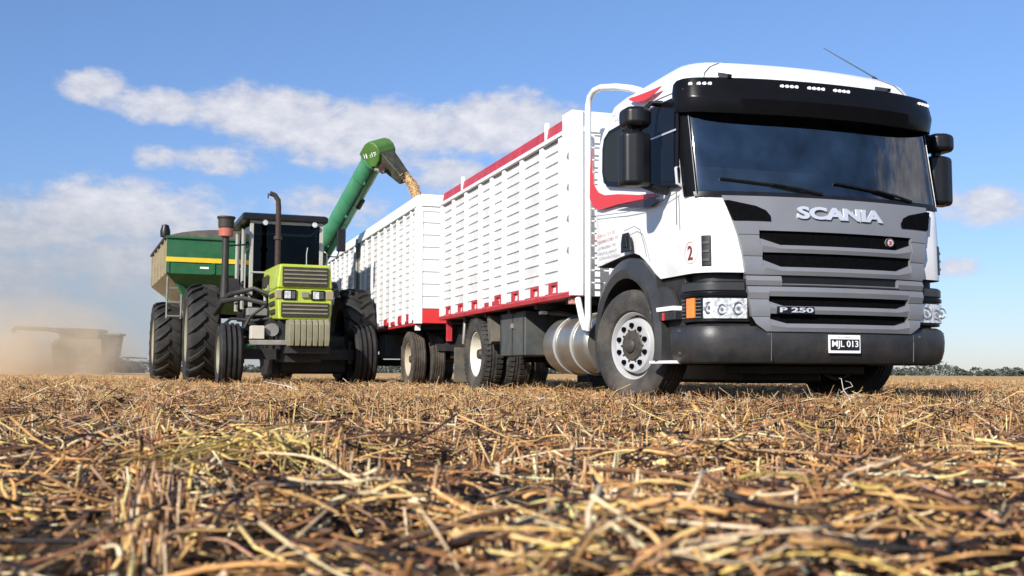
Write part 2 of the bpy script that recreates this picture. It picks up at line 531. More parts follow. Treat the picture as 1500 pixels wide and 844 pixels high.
def build_field():
    rad = np.concatenate([np.linspace(0.0, 1.0, 8), np.linspace(1.03, 9, 230), np.geomspace(9.15, 60, 70), np.geomspace(66, 6000, 34)])
    na = 640
    ang = np.linspace(0, 2 * PI, na, endpoint=False)
    rr, aa = np.meshgrid(rad[1:], ang, indexing='ij')
    x = rr * np.sin(aa); y = rr * np.cos(aa)
    z = ground_z(x, y)
    z[rr > 60] = -0.012
    V = np.stack([x.ravel(), y.ravel(), z.ravel()], 1)
    V = np.vstack([[0, 0, -0.012], V])
    F = []
    nr = len(rad) - 1
    for j in range(na):
        F.append((0, 1 + (j + 1) % na, 1 + j))
    for i in range(nr - 1):
        for j in range(na):
            k = (j + 1) % na
            F.append((1 + i * na + j, 1 + i * na + k, 1 + (i + 1) * na + k, 1 + (i + 1) * na + j))
    me = bpy.data.meshes.new('field')
    me.from_pydata(V.tolist(), [], F)
    me.update()
    me.shade_smooth()
    m = bpy.data.materials.new('field_soil'); m.use_nodes = True
    t = m.node_tree; g = NT(t); p = t.nodes['Principled BSDF']
    geo = g.n('ShaderNodeNewGeometry')
    n1 = g.n('ShaderNodeTexNoise'); n1.inputs['Scale'].default_value = 14; n1.inputs['Detail'].default_value = 8; n1.inputs['Roughness'].default_value = 0.7
    n2 = g.n('ShaderNodeTexNoise'); n2.inputs['Scale'].default_value = 1.3; n2.inputs['Detail'].default_value = 5
    n3 = g.n('ShaderNodeTexNoise'); n3.inputs['Scale'].default_value = 70; n3.inputs['Detail'].default_value = 6
    for n in (n1, n2, n3):
        g.l(geo.outputs['Position'], n.inputs['Vector'])
    soil = g.ramp(n1.outputs[0], [(0.3, (0.009, 0.006, 0.005)), (0.5, (0.020, 0.013, 0.009)), (0.72, (0.070, 0.040, 0.022))])
    straw = g.ramp(n3.outputs[0], [(0.3, (0.30, 0.18, 0.08)), (0.5, (0.58, 0.36, 0.15)), (0.7, (0.70, 0.47, 0.22))])
    # the litter closes up into an unbroken cover away from the trampled strip by the camera
    sp = g.n('ShaderNodeSeparateXYZ'); g.l(geo.outputs['Position'], sp.inputs[0])
    mr = g.n('ShaderNodeMapRange'); mr.inputs[1].default_value = 9; mr.inputs[2].default_value = 24
    g.l(sp.outputs[1], mr.inputs[0])
    f = g.m('ADD', g.m('MULTIPLY', mr.outputs[0], 0.8), g.m('MULTIPLY', g.m('SUBTRACT', n2.outputs[0], 0.5), 0.9), clamp=True)
    g.l(g.mix(f, soil, straw), p.inputs['Base Color'])
    p.inputs['Roughness'].default_value = 0.95
    p.inputs['Specular IOR Level'].default_value = 0.15
    bp = g.n('ShaderNodeBump'); bp.inputs['Strength'].default_value = 0.9; bp.inputs['Distance'].default_value = 0.02
    g.l(n1.outputs[0], bp.inputs['Height']); g.l(bp.outputs[0], p.inputs['Normal'])
    me.materials.append(m)
    o = bpy.data.objects.new('field', me)
    COL.objects.link(o)
    tag(o, kind='structure')


build_field()

m_straw = bpy.data.materials.new('dry_straw'); m_straw.use_nodes = True


def _straw_nodes():
    t = m_straw.node_tree; g = NT(t); p = t.nodes['Principled BSDF']
    at = g.n('ShaderNodeAttribute'); at.attribute_name = 'tint'
    geo = g.n('ShaderNodeNewGeometry')
    n = g.n('ShaderNodeTexNoise'); n.inputs['Scale'].default_value = 90; n.inputs['Detail'].default_value = 3
    g.l(geo.outputs['Position'], n.inputs['Vector'])
    v = g.ramp(n.outputs[0], [(0.3, 0.62), (0.6, 1.0)])
    g.l(g.mix(1.0, at.outputs['Color'], v, 'MULTIPLY'), p.inputs['Base Color'])
    p.inputs['Roughness'].default_value = 0.55
    p.inputs['Specular IOR Level'].default_value = 0.35


_straw_nodes()
PAL = np.array([[.60, .32, .115], [.78, .48, .185], [.44, .205, .072], [.82, .60, .36], [.23, .105, .048], [.075, .037, .020], [.68, .49, .12], [.015, .009, .007], [.48, .275, .155]])


def straw_arrays(x, y, z, length, rad, head, tilt, bend, nr, ns, tint):
    """bent tapered stalks; returns verts, quads, tints"""
    n = len(x)
    t = np.linspace(-0.5, 0.5, nr)[None, :]
    L = length[:, None]
    along = t * L
    ct, st = np.cos(tilt)[:, None], np.sin(tilt)[:, None]
    ch, sh = np.cos(head)[:, None], np.sin(head)[:, None]
    b1 = bend[:, :1] * (t ** 2 - 0.08) * L
    b2 = bend[:, 1:] * (t ** 2 - 0.08) * L
    kink = np.sin(t * 9 + head[:, None] * 7) * L * 0.018
    cx = x[:, None] + along * ct * ch - (b1 + kink) * sh
    cy = y[:, None] + along * ct * sh + (b1 + kink) * ch
    cz = z[:, None] + along * st + b2
    C = np.stack([cx, cy, cz], -1)
    T = np.gradient(C, axis=1)
    T /= np.linalg.norm(T, axis=-1, keepdims=True) + 1e-9
    up = np.zeros_like(T); up[..., 2] = 1.0
    alt = np.zeros_like(T); alt[..., 0] = 1.0
    ref = np.where(np.abs(T[..., 2:3]) > 0.85, alt, up)
    U = np.cross(T, ref); U /= np.linalg.norm(U, axis=-1, keepdims=True) + 1e-9
    W = np.cross(T, U)
    prof = 1.0 - 0.45 * (t + 0.5)
    rr = rad[:, None] * prof
    a = np.arange(ns) * 2 * PI / ns
    flat = 0.75
    V = (C[:, :, None, :] + U[:, :, None, :] * (np.cos(a)[None, None, :, None] * rr[:, :, None, None])
         + W[:, :, None, :] * (np.sin(a)[None, None, :, None] * rr[:, :, None, None] * flat))
    V = V.reshape(-1, 3)
    base = (np.arange(n) * nr * ns)[:, None, None]
    i = np.arange(nr - 1)[None, :, None]; j = np.arange(ns)[None, None, :]; j2 = (j + 1) % ns
    Q = np.stack([base + i * ns + j, base + i * ns + j2, base + (i + 1) * ns + j2, base + (i + 1) * ns + j], -1).reshape(-1, 4)
    if ns == 4:
        e0 = np.arange(n)[:, None] * nr * ns + np.array([3, 2, 1, 0])[None]
        e1 = np.arange(n)[:, None] * nr * ns + (nr - 1) * ns + np.array([0, 1, 2, 3])[None]
        Q = np.vstack([Q, e0, e1])
    tt = np.repeat(tint, nr * ns, axis=0)
    return V, Q, tt


def flakes(x, y, z, size, asp, head, tilt, roll, tint):
    """curled scraps of leaf and pod: two quads folded along the middle"""
    n = len(x)
    lx = size; ly = size * asp
    P = np.zeros((n, 6, 3))
    fold = roll * 0.6
    k = [(-.5, -.5, 0), (.5, -.5, 0), (.55, 0, 1), (-.55, 0, 1), (-.5, .5, 0), (.5, .5, 0)]
    for q, (a, b, c) in enumerate(k):
        P[:, q, 0] = a * lx; P[:, q, 1] = b * ly * np.cos(fold); P[:, q, 2] = c * ly * 0.5 * np.sin(np.abs(fold)) + (a + .5) * lx * 0.15
    ct, st = np.cos(tilt), np.sin(tilt)
    X = P[..., 0] * ct[:, None] - P[..., 2] * st[:, None]
    Z = P[..., 0] * st[:, None] + P[..., 2] * ct[:, None]
    Y = P[..., 1]
    cr, sr = np.cos(roll), np.sin(roll)
    Y, Z = Y * cr[:, None] - Z * sr[:, None], Y * sr[:, None] + Z * cr[:, None]
    ch, sh = np.cos(head), np.sin(head)
    V = np.stack([X * ch[:, None] - Y * sh[:, None] + x[:, None], X * sh[:, None] + Y * ch[:, None] + y[:, None], Z + z[:, None]], -1).reshape(-1, 3)
    b = (np.arange(n) * 6)[:, None]
    Q = np.vstack([b + np.array([[0, 1, 2, 3]]), b + np.array([[3, 2, 5, 4]])])
    return V, Q, np.repeat(tint, 6, axis=0)


def mesh_from_arrays(name, parts, material):
    V = []; Q = []; T = []; off = 0
    for v, q, t in parts:
        V.append(v); Q.append(q + off); T.append(t); off += len(v)
    V = np.vstack(V).astype(np.float32); Q = np.vstack(Q).astype(np.int32); T = np.vstack(T).astype(np.float32)
    me = bpy.data.meshes.new(name)
    me.vertices.add(len(V)); me.vertices.foreach_set('co', V.ravel())
    me.loops.add(len(Q) * 4); me.loops.foreach_set('vertex_index', Q.ravel())
    me.polygons.add(len(Q))
    me.polygons.foreach_set('loop_start', np.arange(0, len(Q) * 4, 4, dtype=np.int32))
    me.polygons.foreach_set('loop_total', np.full(len(Q), 4, dtype=np.int32))
    me.update(calc_edges=True)
    at = me.attributes.new('tint', 'FLOAT_COLOR', 'POINT')
    at.data.foreach_set('color', np.hstack([T, np.ones((len(T), 1), np.float32)]).astype(np.float32).ravel())
    me.materials.append(material)
    me.validate()
    o = bpy.data.objects.new(name, me)
    COL.objects.link(o)
    return o


def scatter(y0, y1, dens, margin=1.0, slope=0.62):
    area = slope * (y1 * y1 - y0 * y0) + 2 * margin * (y1 - y0)
    n = int(area * dens)
    y = np.sqrt(nrg.uniform(y0 * y0, y1 * y1, n * 2)) if y0 > 6 else nrg.uniform(y0, y1, n * 2)
    wmax = slope * y1 + margin
    x = nrg.uniform(-wmax, wmax, n * 2)
    if y0 > 6:
        x = nrg.uniform(-1, 1, n * 2) * (slope * y + margin)
        return x[:n], y[:n]
    k = np.abs(x) < slope * y + margin
    return x[k][:n], y[k][:n]


def patch(x, y):
    """0..1 litter density / darkness pattern over the field"""
    v = (np.sin(x * 3.1 + 1.3 * np.sin(y * 1.9)) + np.sin(y * 4.2 + 2.1 * np.sin(x * 2.3 + 1)) + np.sin(x * 7.3 - y * 5.1)) / 3
    return 0.5 + 0.5 * v


def tints(n, w, jit=0.22):
    w = np.array(w, float); w /= w.sum()
    c = PAL[nrg.choice(len(PAL), n, p=w)]
    return np.clip(c * (1 + nrg.normal(0, jit, (n, 1))) * (1 + nrg.normal(0, 0.035, (n, 3))), 0.01, 0.85)


def build_straw():
    W1 = [6.0, 4.6, 5.2, 3.6, 5.0, 6.0, .4, 8.0, 3.6]  # large near-black share puts the shade between stalks into the colour
    W2 = [7, 6, 4.5, 5, 3, 3.2, .3, 2.4, 5]
    parts = []
    # near, coarse stalks
    zones = [(1.0, 3.2, 1450, 6, 4, 0.098, 0.0031, 0.08), (3.2, 7.0, 1250, 4, 3, 0.105, 0.0025, 0.065), (7.0, 13.0, 620, 3, 3, 0.095, 0.0030, 0.06),
             (13.0, 30.0, 170, 2, 3, 0.13, 0.0042, 0.06)]
    for (y0, y1, dens, nr, ns, ln, rad, hz) in zones:
        x, y = scatter(y0, y1, dens)
        n = len(x)
        pd = patch(x, y)
        keep = nrg.uniform(0, 1, n) < (1.5 * pd - 0.20)
        x, y, pd = x[keep], y[keep], pd[keep]; n = len(x)
        length = np.clip(nrg.lognormal(math.log(ln), 0.6, n), 0.03, 0.55)
        r = np.clip(nrg.lognormal(math.log(rad), 0.42, n), 0.0009, 0.0055)
        head = nrg.normal(0.15, 0.9, n) + PI * nrg.integers(0, 2, n)
        tilt = nrg.normal(0, 0.20, n)
        up = nrg.uniform(0, 1, n) < (0.16 if y1 < 4 else 0.30)
        tilt[up] = nrg.uniform(0.4, 1.2, up.sum()); length[up] *= 0.6
        z = ground_z(x, y) + nrg.uniform(0.0, 1.0, n) ** 1.6 * hz * (0.5 + 0.8 * pd) + np.abs(np.sin(tilt)) * length * 0.42
        ext = np.abs(np.sin(tilt)) * length * 0.5
        zmax = np.where(y < 2.0, 0.085, np.where(y < 4.0, 0.11, 0.145)) + nrg.uniform(-.02, .02, n)
        z = np.minimum(z, np.maximum(zmax - ext, 0.01))
        z = z + 0.03 * (pd - .5)
        bend = np.stack([nrg.normal(0, 0.5, n), nrg.normal(0, 0.30, n)], 1)
        parts.append(straw_arrays(x, y, z, length, r, head, tilt, bend, nr, ns, tints(n, W1 if y1 < 8 else W2)))
    o = mesh_from_arrays('straw_litter', parts, m_straw)
    tag(o, 'chopped golden straw and broken stalks littering the harvested field', 'straw', kind='stuff')
    # leaf scraps and pods
    parts = []
    for (y0, y1, dens, sz) in ((1.0, 4.0, 1500, 0.015), (4.0, 10.0, 420, 0.030), (10.0, 26.0, 90, 0.05)):
        x, y = scatter(y0, y1, dens)
        n = len(x)
        z = ground_z(x, y) + nrg.uniform(0, 1, n) ** 1.5 * 0.055 + 0.004
        size = np.clip(nrg.lognormal(math.log(sz), 0.45, n), 0.006, np.where(y < 4, 0.032, 0.07))
        parts.append(flakes(x, y, z, size, nrg.uniform(0.2, 0.55, n), nrg.uniform(0, 2 * PI, n), nrg.normal(0, 0.55, n), nrg.normal(0, 0.9, n),
                            tints(n, [2.4, 1.6, 3.2, 2, 5, 8, 0.3, 10, 2])))  # mostly dark tints: decayed litter that also stands in for shade in the gaps
    o = mesh_from_arrays('leaf_litter', parts, m_straw)
    tag(o, 'brown leaf scraps and empty pods between the straw, dark tints standing in for shaded gaps', 'leaf litter', kind='stuff')
    # standing cut stems in seed rows
    parts = []
    for (y0, y1, dens, hh, r0, nr, ns) in ((1.25, 4.0, 240, 0.070, 0.0038, 3, 4), (4.0, 10.0, 190, 0.075, 0.0030, 3, 3), (10.0, 20.0, 60, 0.085, 0.0040, 2, 3), (20, 48.0, 12, 0.095, 0.008, 2, 3)):
        x, y = scatter(y0, y1, dens)
        n = len(x)
        row = 0.42
        u = x * math.cos(0.32) + y * math.sin(0.32); v = -x * math.sin(0.32) + y * math.cos(0.32)
        u = np.round(u / row) * row + nrg.normal(0, 0.035, n)
        x = u * math.cos(0.32) - v * math.sin(0.32); y = u * math.sin(0.32) + v * math.cos(0.32)
        k = y > 1.2
        x, y = x[k], y[k]; n = len(x)
        length = np.clip(nrg.normal(hh, 0.028, n), 0.03, np.where(y < 2.5, .10, .17))
        tilt = PI / 2 + nrg.normal(0, 0.28, n)
        z = ground_z(x, y) + length * 0.45
        r = np.clip(nrg.normal(r0, r0 * 0.25, n), 0.001, 0.012)
        parts.append(straw_arrays(x, y, z, length, r, nrg.uniform(0, 2 * PI, n), tilt, np.stack([nrg.normal(0, .25, n), nrg.normal(0, .25, n)], 1),
                                  nr, ns, tints(n, [5, 4, 4, 4, 3, 2.4, .5, 1.2, 5])))
    o = mesh_from_arrays('cut_stubble', parts, m_straw)
    tag(o, 'short upright cut stems of stubble standing in the field', 'stubble', kind='stuff')


build_straw()


def single_straws(name, label, cat, specs, tint_w, nr=10, ns=6):
    """specs: x,y,z,len,rad,heading,tilt,bend1,bend2"""
    A = np.array(specs, float)
    v, q, t = straw_arrays(A[:, 0], A[:, 1], A[:, 2] + ground_z(A[:, 0], A[:, 1]), A[:, 3], A[:, 4], A[:, 5], A[:, 6], A[:, 7:9], nr, ns, tints(len(A), tint_w, 0.12))
    o = mesh_from_arrays(name, [(v, q, t)], m_straw)
    return tag(o, label, cat, 'single stalks lying on the stubble' if name == 'straw_stalk' else None)


def build_field_things():
    # a heap of long yellow green strands slumping to both sides of its crown
    cl = MB()
    top = (-0.66, 2.85)
    for k in range(62):
        f = rnd.random()
        ex, ey = (-0.92 + .55 * f + rnd.gauss(0, .05), 2.30 - .10 * math.sin(PI * f) + rnd.gauss(0, .10))
        if rnd.random() < .25:
            ex, ey = -0.66 + rnd.gauss(0, .35), 2.9 + rnd.uniform(.0, .3)
        sx, sy = top[0] + rnd.gauss(0, .10), top[1] + rnd.gauss(0, .07)
        hz = .05 + rnd.uniform(0, .055); hb = rnd.uniform(.02, .05)
        bx_, by_ = rnd.gauss(0, .04), rnd.gauss(0, .03)
        P = []
        for q in range(8):
            t = q / 7 * rnd.uniform(.97, 1.0)
            P.append((sx + (ex - sx) * t + bx_ * math.sin(PI * t), sy + (ey - sy) * t + by_ * math.sin(PI * t), hb + (hz - hb) * (1 - t ** 1.6) + .012 * math.sin(6 * t + k)))
        r = rnd.uniform(.0020, .0042)
        cl.tube(P, [r * (1.1 - .6 * q / 7) for q in range(8)], 4)
    o = cl.build('straw_clump', mat('yellow_straw', (.60, .43, .13), .5, var=.45, vscale=22), None)
    tag(o, 'heaped tuft of yellow green straw left of the middle of the foreground', 'straw clump')
    D = [((0.27, 1.66, 0.065, .36, .0048, -.12, 0.0, .25, -.22), 'long pale arched stalk lying across the near foreground', [0, 1, 0, 3, 0, 0, 0, 0, 0]),
         ((-0.36, 1.95, 0.075, .28, .0042, 2.45, .12, .2, -.2), 'straight bleached stalk sloping down to the right below the yellow tuft', [0, 1, 0, 4, 0, 0, 0, 0, 0]),
         ((0.18, 1.62, 0.055, .11, .0055, .4, 1.35, .1, .1), 'thick pale stub standing upright in the near foreground', [1, 2, 0, 3, 0, 0, 0, 0, 0]),
         ((-0.60, 1.75, 0.05, .12, .0055, .9, 1.2, .1, .1), 'thick dark brown stub leaning at the lower left', [0, 0, 0, 0, 0, 1, 0, 0, 0]),
         ((0.15, 2.55, 0.08, .34, .0034, .12, .05, .4, -.3), 'thin grey white stalk curving over dark soil at the middle', [0, 0, 0, 4, 0, 0, 0, 0, 0])]
    for s, lab, w in D:
        single_straws('straw_stalk', lab, 'straw stalk', [s], w, 10, 8)

    def twig(name, label, base, mat_, stems):
        b = MB()
        for path, r in stems:
            P = [(base[0] + p[0], base[1] + p[1], base[2] + p[2]) for p in path]
            b.tube(P, [r * (1 - .6 * i / (len(P) - 1)) for i in range(len(P))], 6)
        o = b.build(name, mat_, None)
        tag(o, label, 'twig', 'dry twigs on the field')
    pale = mat('bleached_twig', (0.62, 0.58, 0.50), .7, var=.2, vscale=30)
    darkt = mat('dark_twig', (0.06, 0.035, 0.025), .7, var=.3, vscale=30)
    twig('dry_twig', 'white branched weed stem standing up before the dark space under the truck bumper', (2.44, 7.9, 0.0), pale, [
        ([(0.06, 0, 0), (0.02, .01, .09), (-0.02, 0, .14), (-.03, .01, .22)], .0048),
        ([(-.02, 0, .14), (.02, .02, .155), (.05, 0, .165), (.035, .01, .195), (-.005, .0, .205)], .0028),
        ([(0.01, 0, .10), (.06, -.01, .085), (.10, .0, .095), (.14, .01, .10)], .0032),
        ([(.10, 0, .095), (.12, -.01, .06), (.15, .01, .07), (.19, .0, .04)], .0028),
        ([(-.03, .01, .22), (-.05, 0, .225)], .003),
        ([(-.02, 0, .13), (-.04, .01, .12)], .003)])
    twig('dry_twig', 'thin dark broken branch leaning over the stubble in front of the tractor', (-1.2, 7.0, 0.0), darkt, [
        ([(.16, -.1, 0.0), (.06, -.03, .075), (-.03, 0, .15), (-.10, .02, .20)], .0055),
        ([(.0, 0, .12), (-.05, 0, .13), (-.10, .01, .12)], .003),
        ([(.06, -.03, .075), (.02, 0, .10), (.03, 0, .15)], .003)])
    twig('dry_twig', 'pale bent stem lying against the dark underside of the tractor axle', (-2.55, 12.0, 0.0), pale, [
        ([(.2, 0, 0.05), (.05, .0, .10), (-.12, .02, .13), (-.2, .0, .15)], .007),
        ([(.12, 0, 0), (.10, 0, .15)], .006)])


build_field_things()

# ------------------------------------------------------------------ far tree line


def build_treeline():
    m = bpy.data.materials.new('far_foliage'); m.use_nodes = True
    t = m.node_tree; g = NT(t); p = t.nodes['Principled BSDF']
    at = g.n('ShaderNodeAttribute'); at.attribute_name = 'tint'
    g.l(at.outputs['Color'], p.inputs['Base Color']); p.inputs['Roughness'].default_value = .8
    parts = []
    for i in range(330):
        az = R(-34 + 74 * (i + nrg.uniform(-.4, .4)) / 330)
        d = nrg.uniform(400, 500)
        cx, cy = d * math.sin(az), d * math.cos(az)
        big = nrg.uniform(0, 1)
        h = (2.1 + 2.6 * big ** 2) * (1.25 if math.sin(i * .31) + math.sin(i * .113) > .2 else .75)
        w = h * nrg.uniform(.7, 1.5)
        n = 170
        th = nrg.uniform(0, 2 * PI, n); rr = np.sqrt(nrg.uniform(0, 1, n)); zz = nrg.uniform(0.02, 1, n)
        env = np.sqrt(np.clip(1 - ((zz - .42) / .6) ** 2, .05, 1))
        lump = 1 + .25 * np.sin(th * 3 + i) + .2 * np.sin(zz * 9 + i)
        x = cx + w * rr * env * lump * np.cos(th); y = cy + w * rr * env * lump * np.sin(th); z = zz * h
        c = np.array([[.050, .062, .050], [.064, .076, .056], [.095, .10, .066], [.036, .047, .040]])[nrg.choice(4, n, p=[.4, .3, .1, .2])] * (1 + nrg.normal(0, .15, (n, 1)))  # greyed tints carry the haze of distance in the foliage colour
        parts.append(flakes(x, y, z, nrg.uniform(.35, .8, n), nrg.uniform(.6, 1, n), nrg.uniform(0, 6.28, n), nrg.normal(0, .8, n), nrg.normal(0, .9, n), np.clip(c, .01, .3)))
    o = mesh_from_arrays('tree_line', parts, m)
    tag(o, 'low dark green line of far trees along the horizon', 'trees', kind='stuff')


build_treeline()

# ------------------------------------------------------------------ wheels


def truck_tyre(R_, w, rim_r, block=False):
    """profile from outer bead to inner bead, local x from -w/2 (outer) to w/2"""
    h = w / 2
    b = MB()
    pr = [(-h * .62, rim_r * .97), (-h * .86, rim_r * 1.04), (-h * .99, rim_r + (R_ - rim_r) * .40), (-h * 1.0, rim_r + (R_ - rim_r) * .58), (-h * .93, R_ * .93), (-h * .84, R_ * .972), (-h * .78, R_ * .99)]
    tread = []
    ribs = 5
    for k in range(ribs):
        a0 = -h * .76 + k * (h * 1.52) / ribs
        a1 = a0 + h * 1.52 / ribs
        rr = R_ * (1.0 - .006 * abs(k - 2))
        tread += [(a0 + .004, rr), (a1 - .012, rr), (a1 - .008, rr - .014), (a1 + .001, rr - .014)]
    pr += tread
    pr += [(h * .78, R_ * .99), (h * .84, R_ * .972), (h * .93, R_ * .93), (h * 1.0, rim_r + (R_ - rim_r) * .5), (h * .86, rim_r * 1.04), (h * .62, rim_r * .97)]
    b.lathe(pr, (0, 0, 0), 64)
    if block:
        nb = 44
        for k in range(nb):
            a = 2 * PI * k / nb
            for s, aa in ((-1, 0), (1, .5)):
                ang = a + aa * 2 * PI / nb
                ca, sa = math.cos(ang), math.sin(ang)
                dt = R_ * 2 * PI / nb * .30
                P = []
                for (xx, r) in ((s * h * .30, R_ - .01), (s * h * .98, R_ * .965), (s * h * .98, R_ * .988), (s * h * .30, R_ + .010)):
                    for tt in (-dt, dt):
                        P.append((xx, r * ca - tt * sa, r * sa + tt * ca))
                b.hexa([P[0], P[1], P[3], P[2], P[6], P[7], P[5], P[4]])
    return b


def ag_tyre(R_, w, rim_r, lug=0.055, nl=20):
    h = w / 2
    b = MB()
    pr = [(-h * .55, rim_r * .97), (-h * .82, rim_r * 1.05), (-h * 1.0, rim_r + (R_ - rim_r) * .45), (-h * .96, R_ * .90), (-h * .80, R_ * .955), (-h * .4, R_ * .972), (0, R_ * .976),
          (h * .4, R_ * .972), (h * .80, R_ * .955), (h * .96, R_ * .90), (h * 1.0, rim_r + (R_ - rim_r) * .45), (h * .82, rim_r * 1.05), (h * .55, rim_r * .97)]
    b.lathe(pr, (0, 0, 0), 60)
    sweep = 0.30
    for k in range(nl):
        for s, ph in ((-1, 0.0), (1, .5)):
            a0 = 2 * PI * (k + ph) / nl
            rings = []
            for (f, rb) in ((-.04, .972), (.35, .97), (.72, .955), (.97, .90), (1.0, .84)):
                a = a0 + sweep * max(f, 0) ** .8
                x = s * h * f
                ro = R_ * rb
                wid = .034 if f < .9 else .042
                rt = ro + (lug if f < .9 else lug * .7)
                if f == 1.0:
                    rt = ro + .012
                rings.append([(x, (ro - .02) * math.cos(a - wid / R_ * 1.3) , (ro - .02) * math.sin(a - wid / R_ * 1.3)),
                              (x, (ro - .02) * math.cos(a + wid / R_ * 1.3), (ro - .02) * math.sin(a + wid / R_ * 1.3)),
                              (x + s * .0, rt * math.cos(a + wid / R_), rt * math.sin(a + wid / R_)),
                              (x + s * .0, rt * math.cos(a - wid / R_), rt * math.sin(a - wid / R_))])
            b.loft(rings)
    return b


def rib_tyre(R_, w, rim_r, ribs=4):
    h = w / 2
    b = MB()
    pr = [(-h * .55, rim_r * .97), (-h * .85, rim_r * 1.06), (-h * 1.0, rim_r + (R_ - rim_r) * .5), (-h * .95, R_ * .90)]
    for k in range(ribs):
        c = -h * .84 + (k + .5) * h * 1.68 / ribs
        q = h * .84 / ribs
        rr = R_ * (1 - .03 * abs(c / h) ** 2)
        pr += [(c - q * .98, rr - .045), (c - q * .62, rr - .040), (c - q * .5, rr), (c + q * .5, rr), (c + q * .62, rr - .040), (c + q * .98, rr - .045)]
    pr += [(h * .95, R_ * .90), (h * 1.0, rim_r + (R_ - rim_r) * .5), (h * .85, rim_r * 1.06), (h * .55, rim_r * .97)]
    b.lathe(pr, (0, 0, 0), 60)
    return b


def rim_flat_front(rr, w):
    """steer wheel rim: outer lip, dark gap, bright disc with ten hand holes; outer side at -x"""
    h = w / 2
    b = MB()
    b.lathe([(-h * .60, rr * 1.03), (-h * .70, rr * 1.02), (-h * .68, rr * .97), (-h * .45, rr * .91), (-h * .10, rr * .89), (h * .6, rr * .9), (h * .7, rr)], (0, 0, 0), 56)
    # disc
    b.lathe([(-h * .15, rr * .88), (-h * .30, rr * .82), (-h * .66, rr * .785), (-h * .72, rr * .76), (-h * .72, rr * .45), (-h * .60, rr * .33)], (0, 0, 0), 56)
    return b


def wheel_truck_front(parent, c, side, R_=.515, w=.30, steer=R(16)):
    rr = R_ * .60
    M_ = Matrix.Rotation((0 if side < 0 else PI) + steer, 4, 'Z')
    o = rim_flat_front(rr, w).build('wheel', M['rim'], parent, loc=c)
    o.matrix_local = Matrix.Translation(c) @ M_
    truck_tyre(R_, w, rr).build('tyre', M['tyre'], o)
    h = w / 2
    holes = MB()
    for k in range(10):
        a = 2 * PI * (k + .5) / 10
        cy, cz = rr * .60 * math.cos(a), rr * .60 * math.sin(a)
        holes.disc((-h * .70, cy, cz), rr * .074, 'X', 16, .05)
    for k in range(5):
        a = 2 * PI * (k + .2) / 5
        holes.disc((-h * .12, rr * .855 * math.cos(a), rr * .855 * math.sin(a)), rr * .05, 'X', 12, .05)
    holes.build('hand_hole', M['mesh'], o)
    gp = MB(); gp.lathe([(-h * .12, rr * .90), (-h * .22, rr * .90), (-h * .34, rr * .815), (-h * .20, rr * .815)], (0, 0, 0), 48, 'X', True); gp.build('rim_gap_shade', M['hub'], o)  # dark ring stands in for the shade in the recess behind the lip
    nuts = MB()
    for k in range(10):
        a = 2 * PI * k / 10
        nuts.lathe([(-h * .80, .0001), (-h * .80, .009), (-h * .62, .013)], (0, rr * .47 * math.cos(a), rr * .47 * math.sin(a)), 8)
    nuts.build('wheel_nut', M['hub'], o)
    hb = MB()
    hb.lathe([(-h * 1.05, .0001), (-h * 1.05, rr * .15), (-h * .98, rr * .20), (-h * .86, rr * .22), (-h * .84, rr * .30), (-h * .80, rr * .42), (-h * .70, rr * .46)], (0, 0, 0), 32)
    hb.build('hub', M['hub'], o)
    return o


def wheel_dual(parent, c, side, R_=.50, w=.27, rimmat='rimcream', tyremat='tyre', block=True, gap=.33, deep=True):
    """dual wheel; outer tyre at c, inner tyre one gap inwards"""
    rr = R_ * .60
    h = w / 2
    M_ = Matrix.Rotation(0 if side < 0 else PI, 4, 'Z')
    b = MB()
    b.lathe([(-h * .62, rr * 1.03), (-h * .72, rr * 1.03), (-h * .70, rr * .97), (-h * .3, rr * .93), (h * .55, rr * .86), (h * .62, rr * .74), (h * .5, rr * .55), (h * .45, rr * .30)], (0, 0, 0), 48)
    o = b.build('wheel', M[rimmat], parent)
    o.matrix_local = Matrix.Translation(c) @ M_
    truck_tyre(R_, w, rr, block).build('tyre', M[tyremat], o)
    t2 = truck_tyre(R_, w, rr, block).build('tyre', M[tyremat], o, loc=(gap, 0, 0))
    hb = MB()
    hb.lathe([(-h * .55, .0001), (-h * .55, rr * .20), (-h * .2, rr * .25), (h * .1, rr * .27), (h * .5, rr * .38)], (0, 0, 0), 24)
    for k in range(10):
        a = 2 * PI * k / 10
        hb.lathe([(h * .15, .0001), (h * .15, .016), (h * .5, .018)], (0, rr * .47 * math.cos(a), rr * .47 * math.sin(a)), 8)
    hb.build('hub', M['hub'], o)
    hl = MB()
    for k in range(8):
        a = 2 * PI * (k + .5) / 8
        hl.disc((h * .57, rr * .70 * math.cos(a), rr * .70 * math.sin(a)), rr * .085, 'X', 12, .04)
    hl.build('hand_hole', M['mesh'], o)
    return o


# ------------------------------------------------------------------ text


def text_geo(s, bold=0.0, depth=0.0):
    cu = bpy.data.curves.new('lettering', 'FONT')
    cu.body = s
    cu.size = 1.0
    cu.offset = bold
    cu.extrude = depth
    cu.resolution_u = 4
    o = bpy.data.objects.new('lettering', cu)
    COL.objects.link(o)
    dg = bpy.context.evaluated_depsgraph_get()
    dg.update()
    me = bpy.data.meshes.new_from_object(o.evaluated_get(dg))
    V = [tuple(v.co) for v in me.vertices]
    F = [tuple(p.vertices) for p in me.polygons]
    bpy.data.objects.remove(o); bpy.data.curves.remove(cu); bpy.data.meshes.remove(me)
    xs = [v[0] for v in V]; ys = [v[1] for v in V]
    x0, x1, y0, y1 = min(xs), max(xs), min(ys), max(ys)
    V = [((v[0] - x0) / (x1 - x0), (v[1] - y0) / (y1 - y0), v[2]) for v in V]
    return V, F


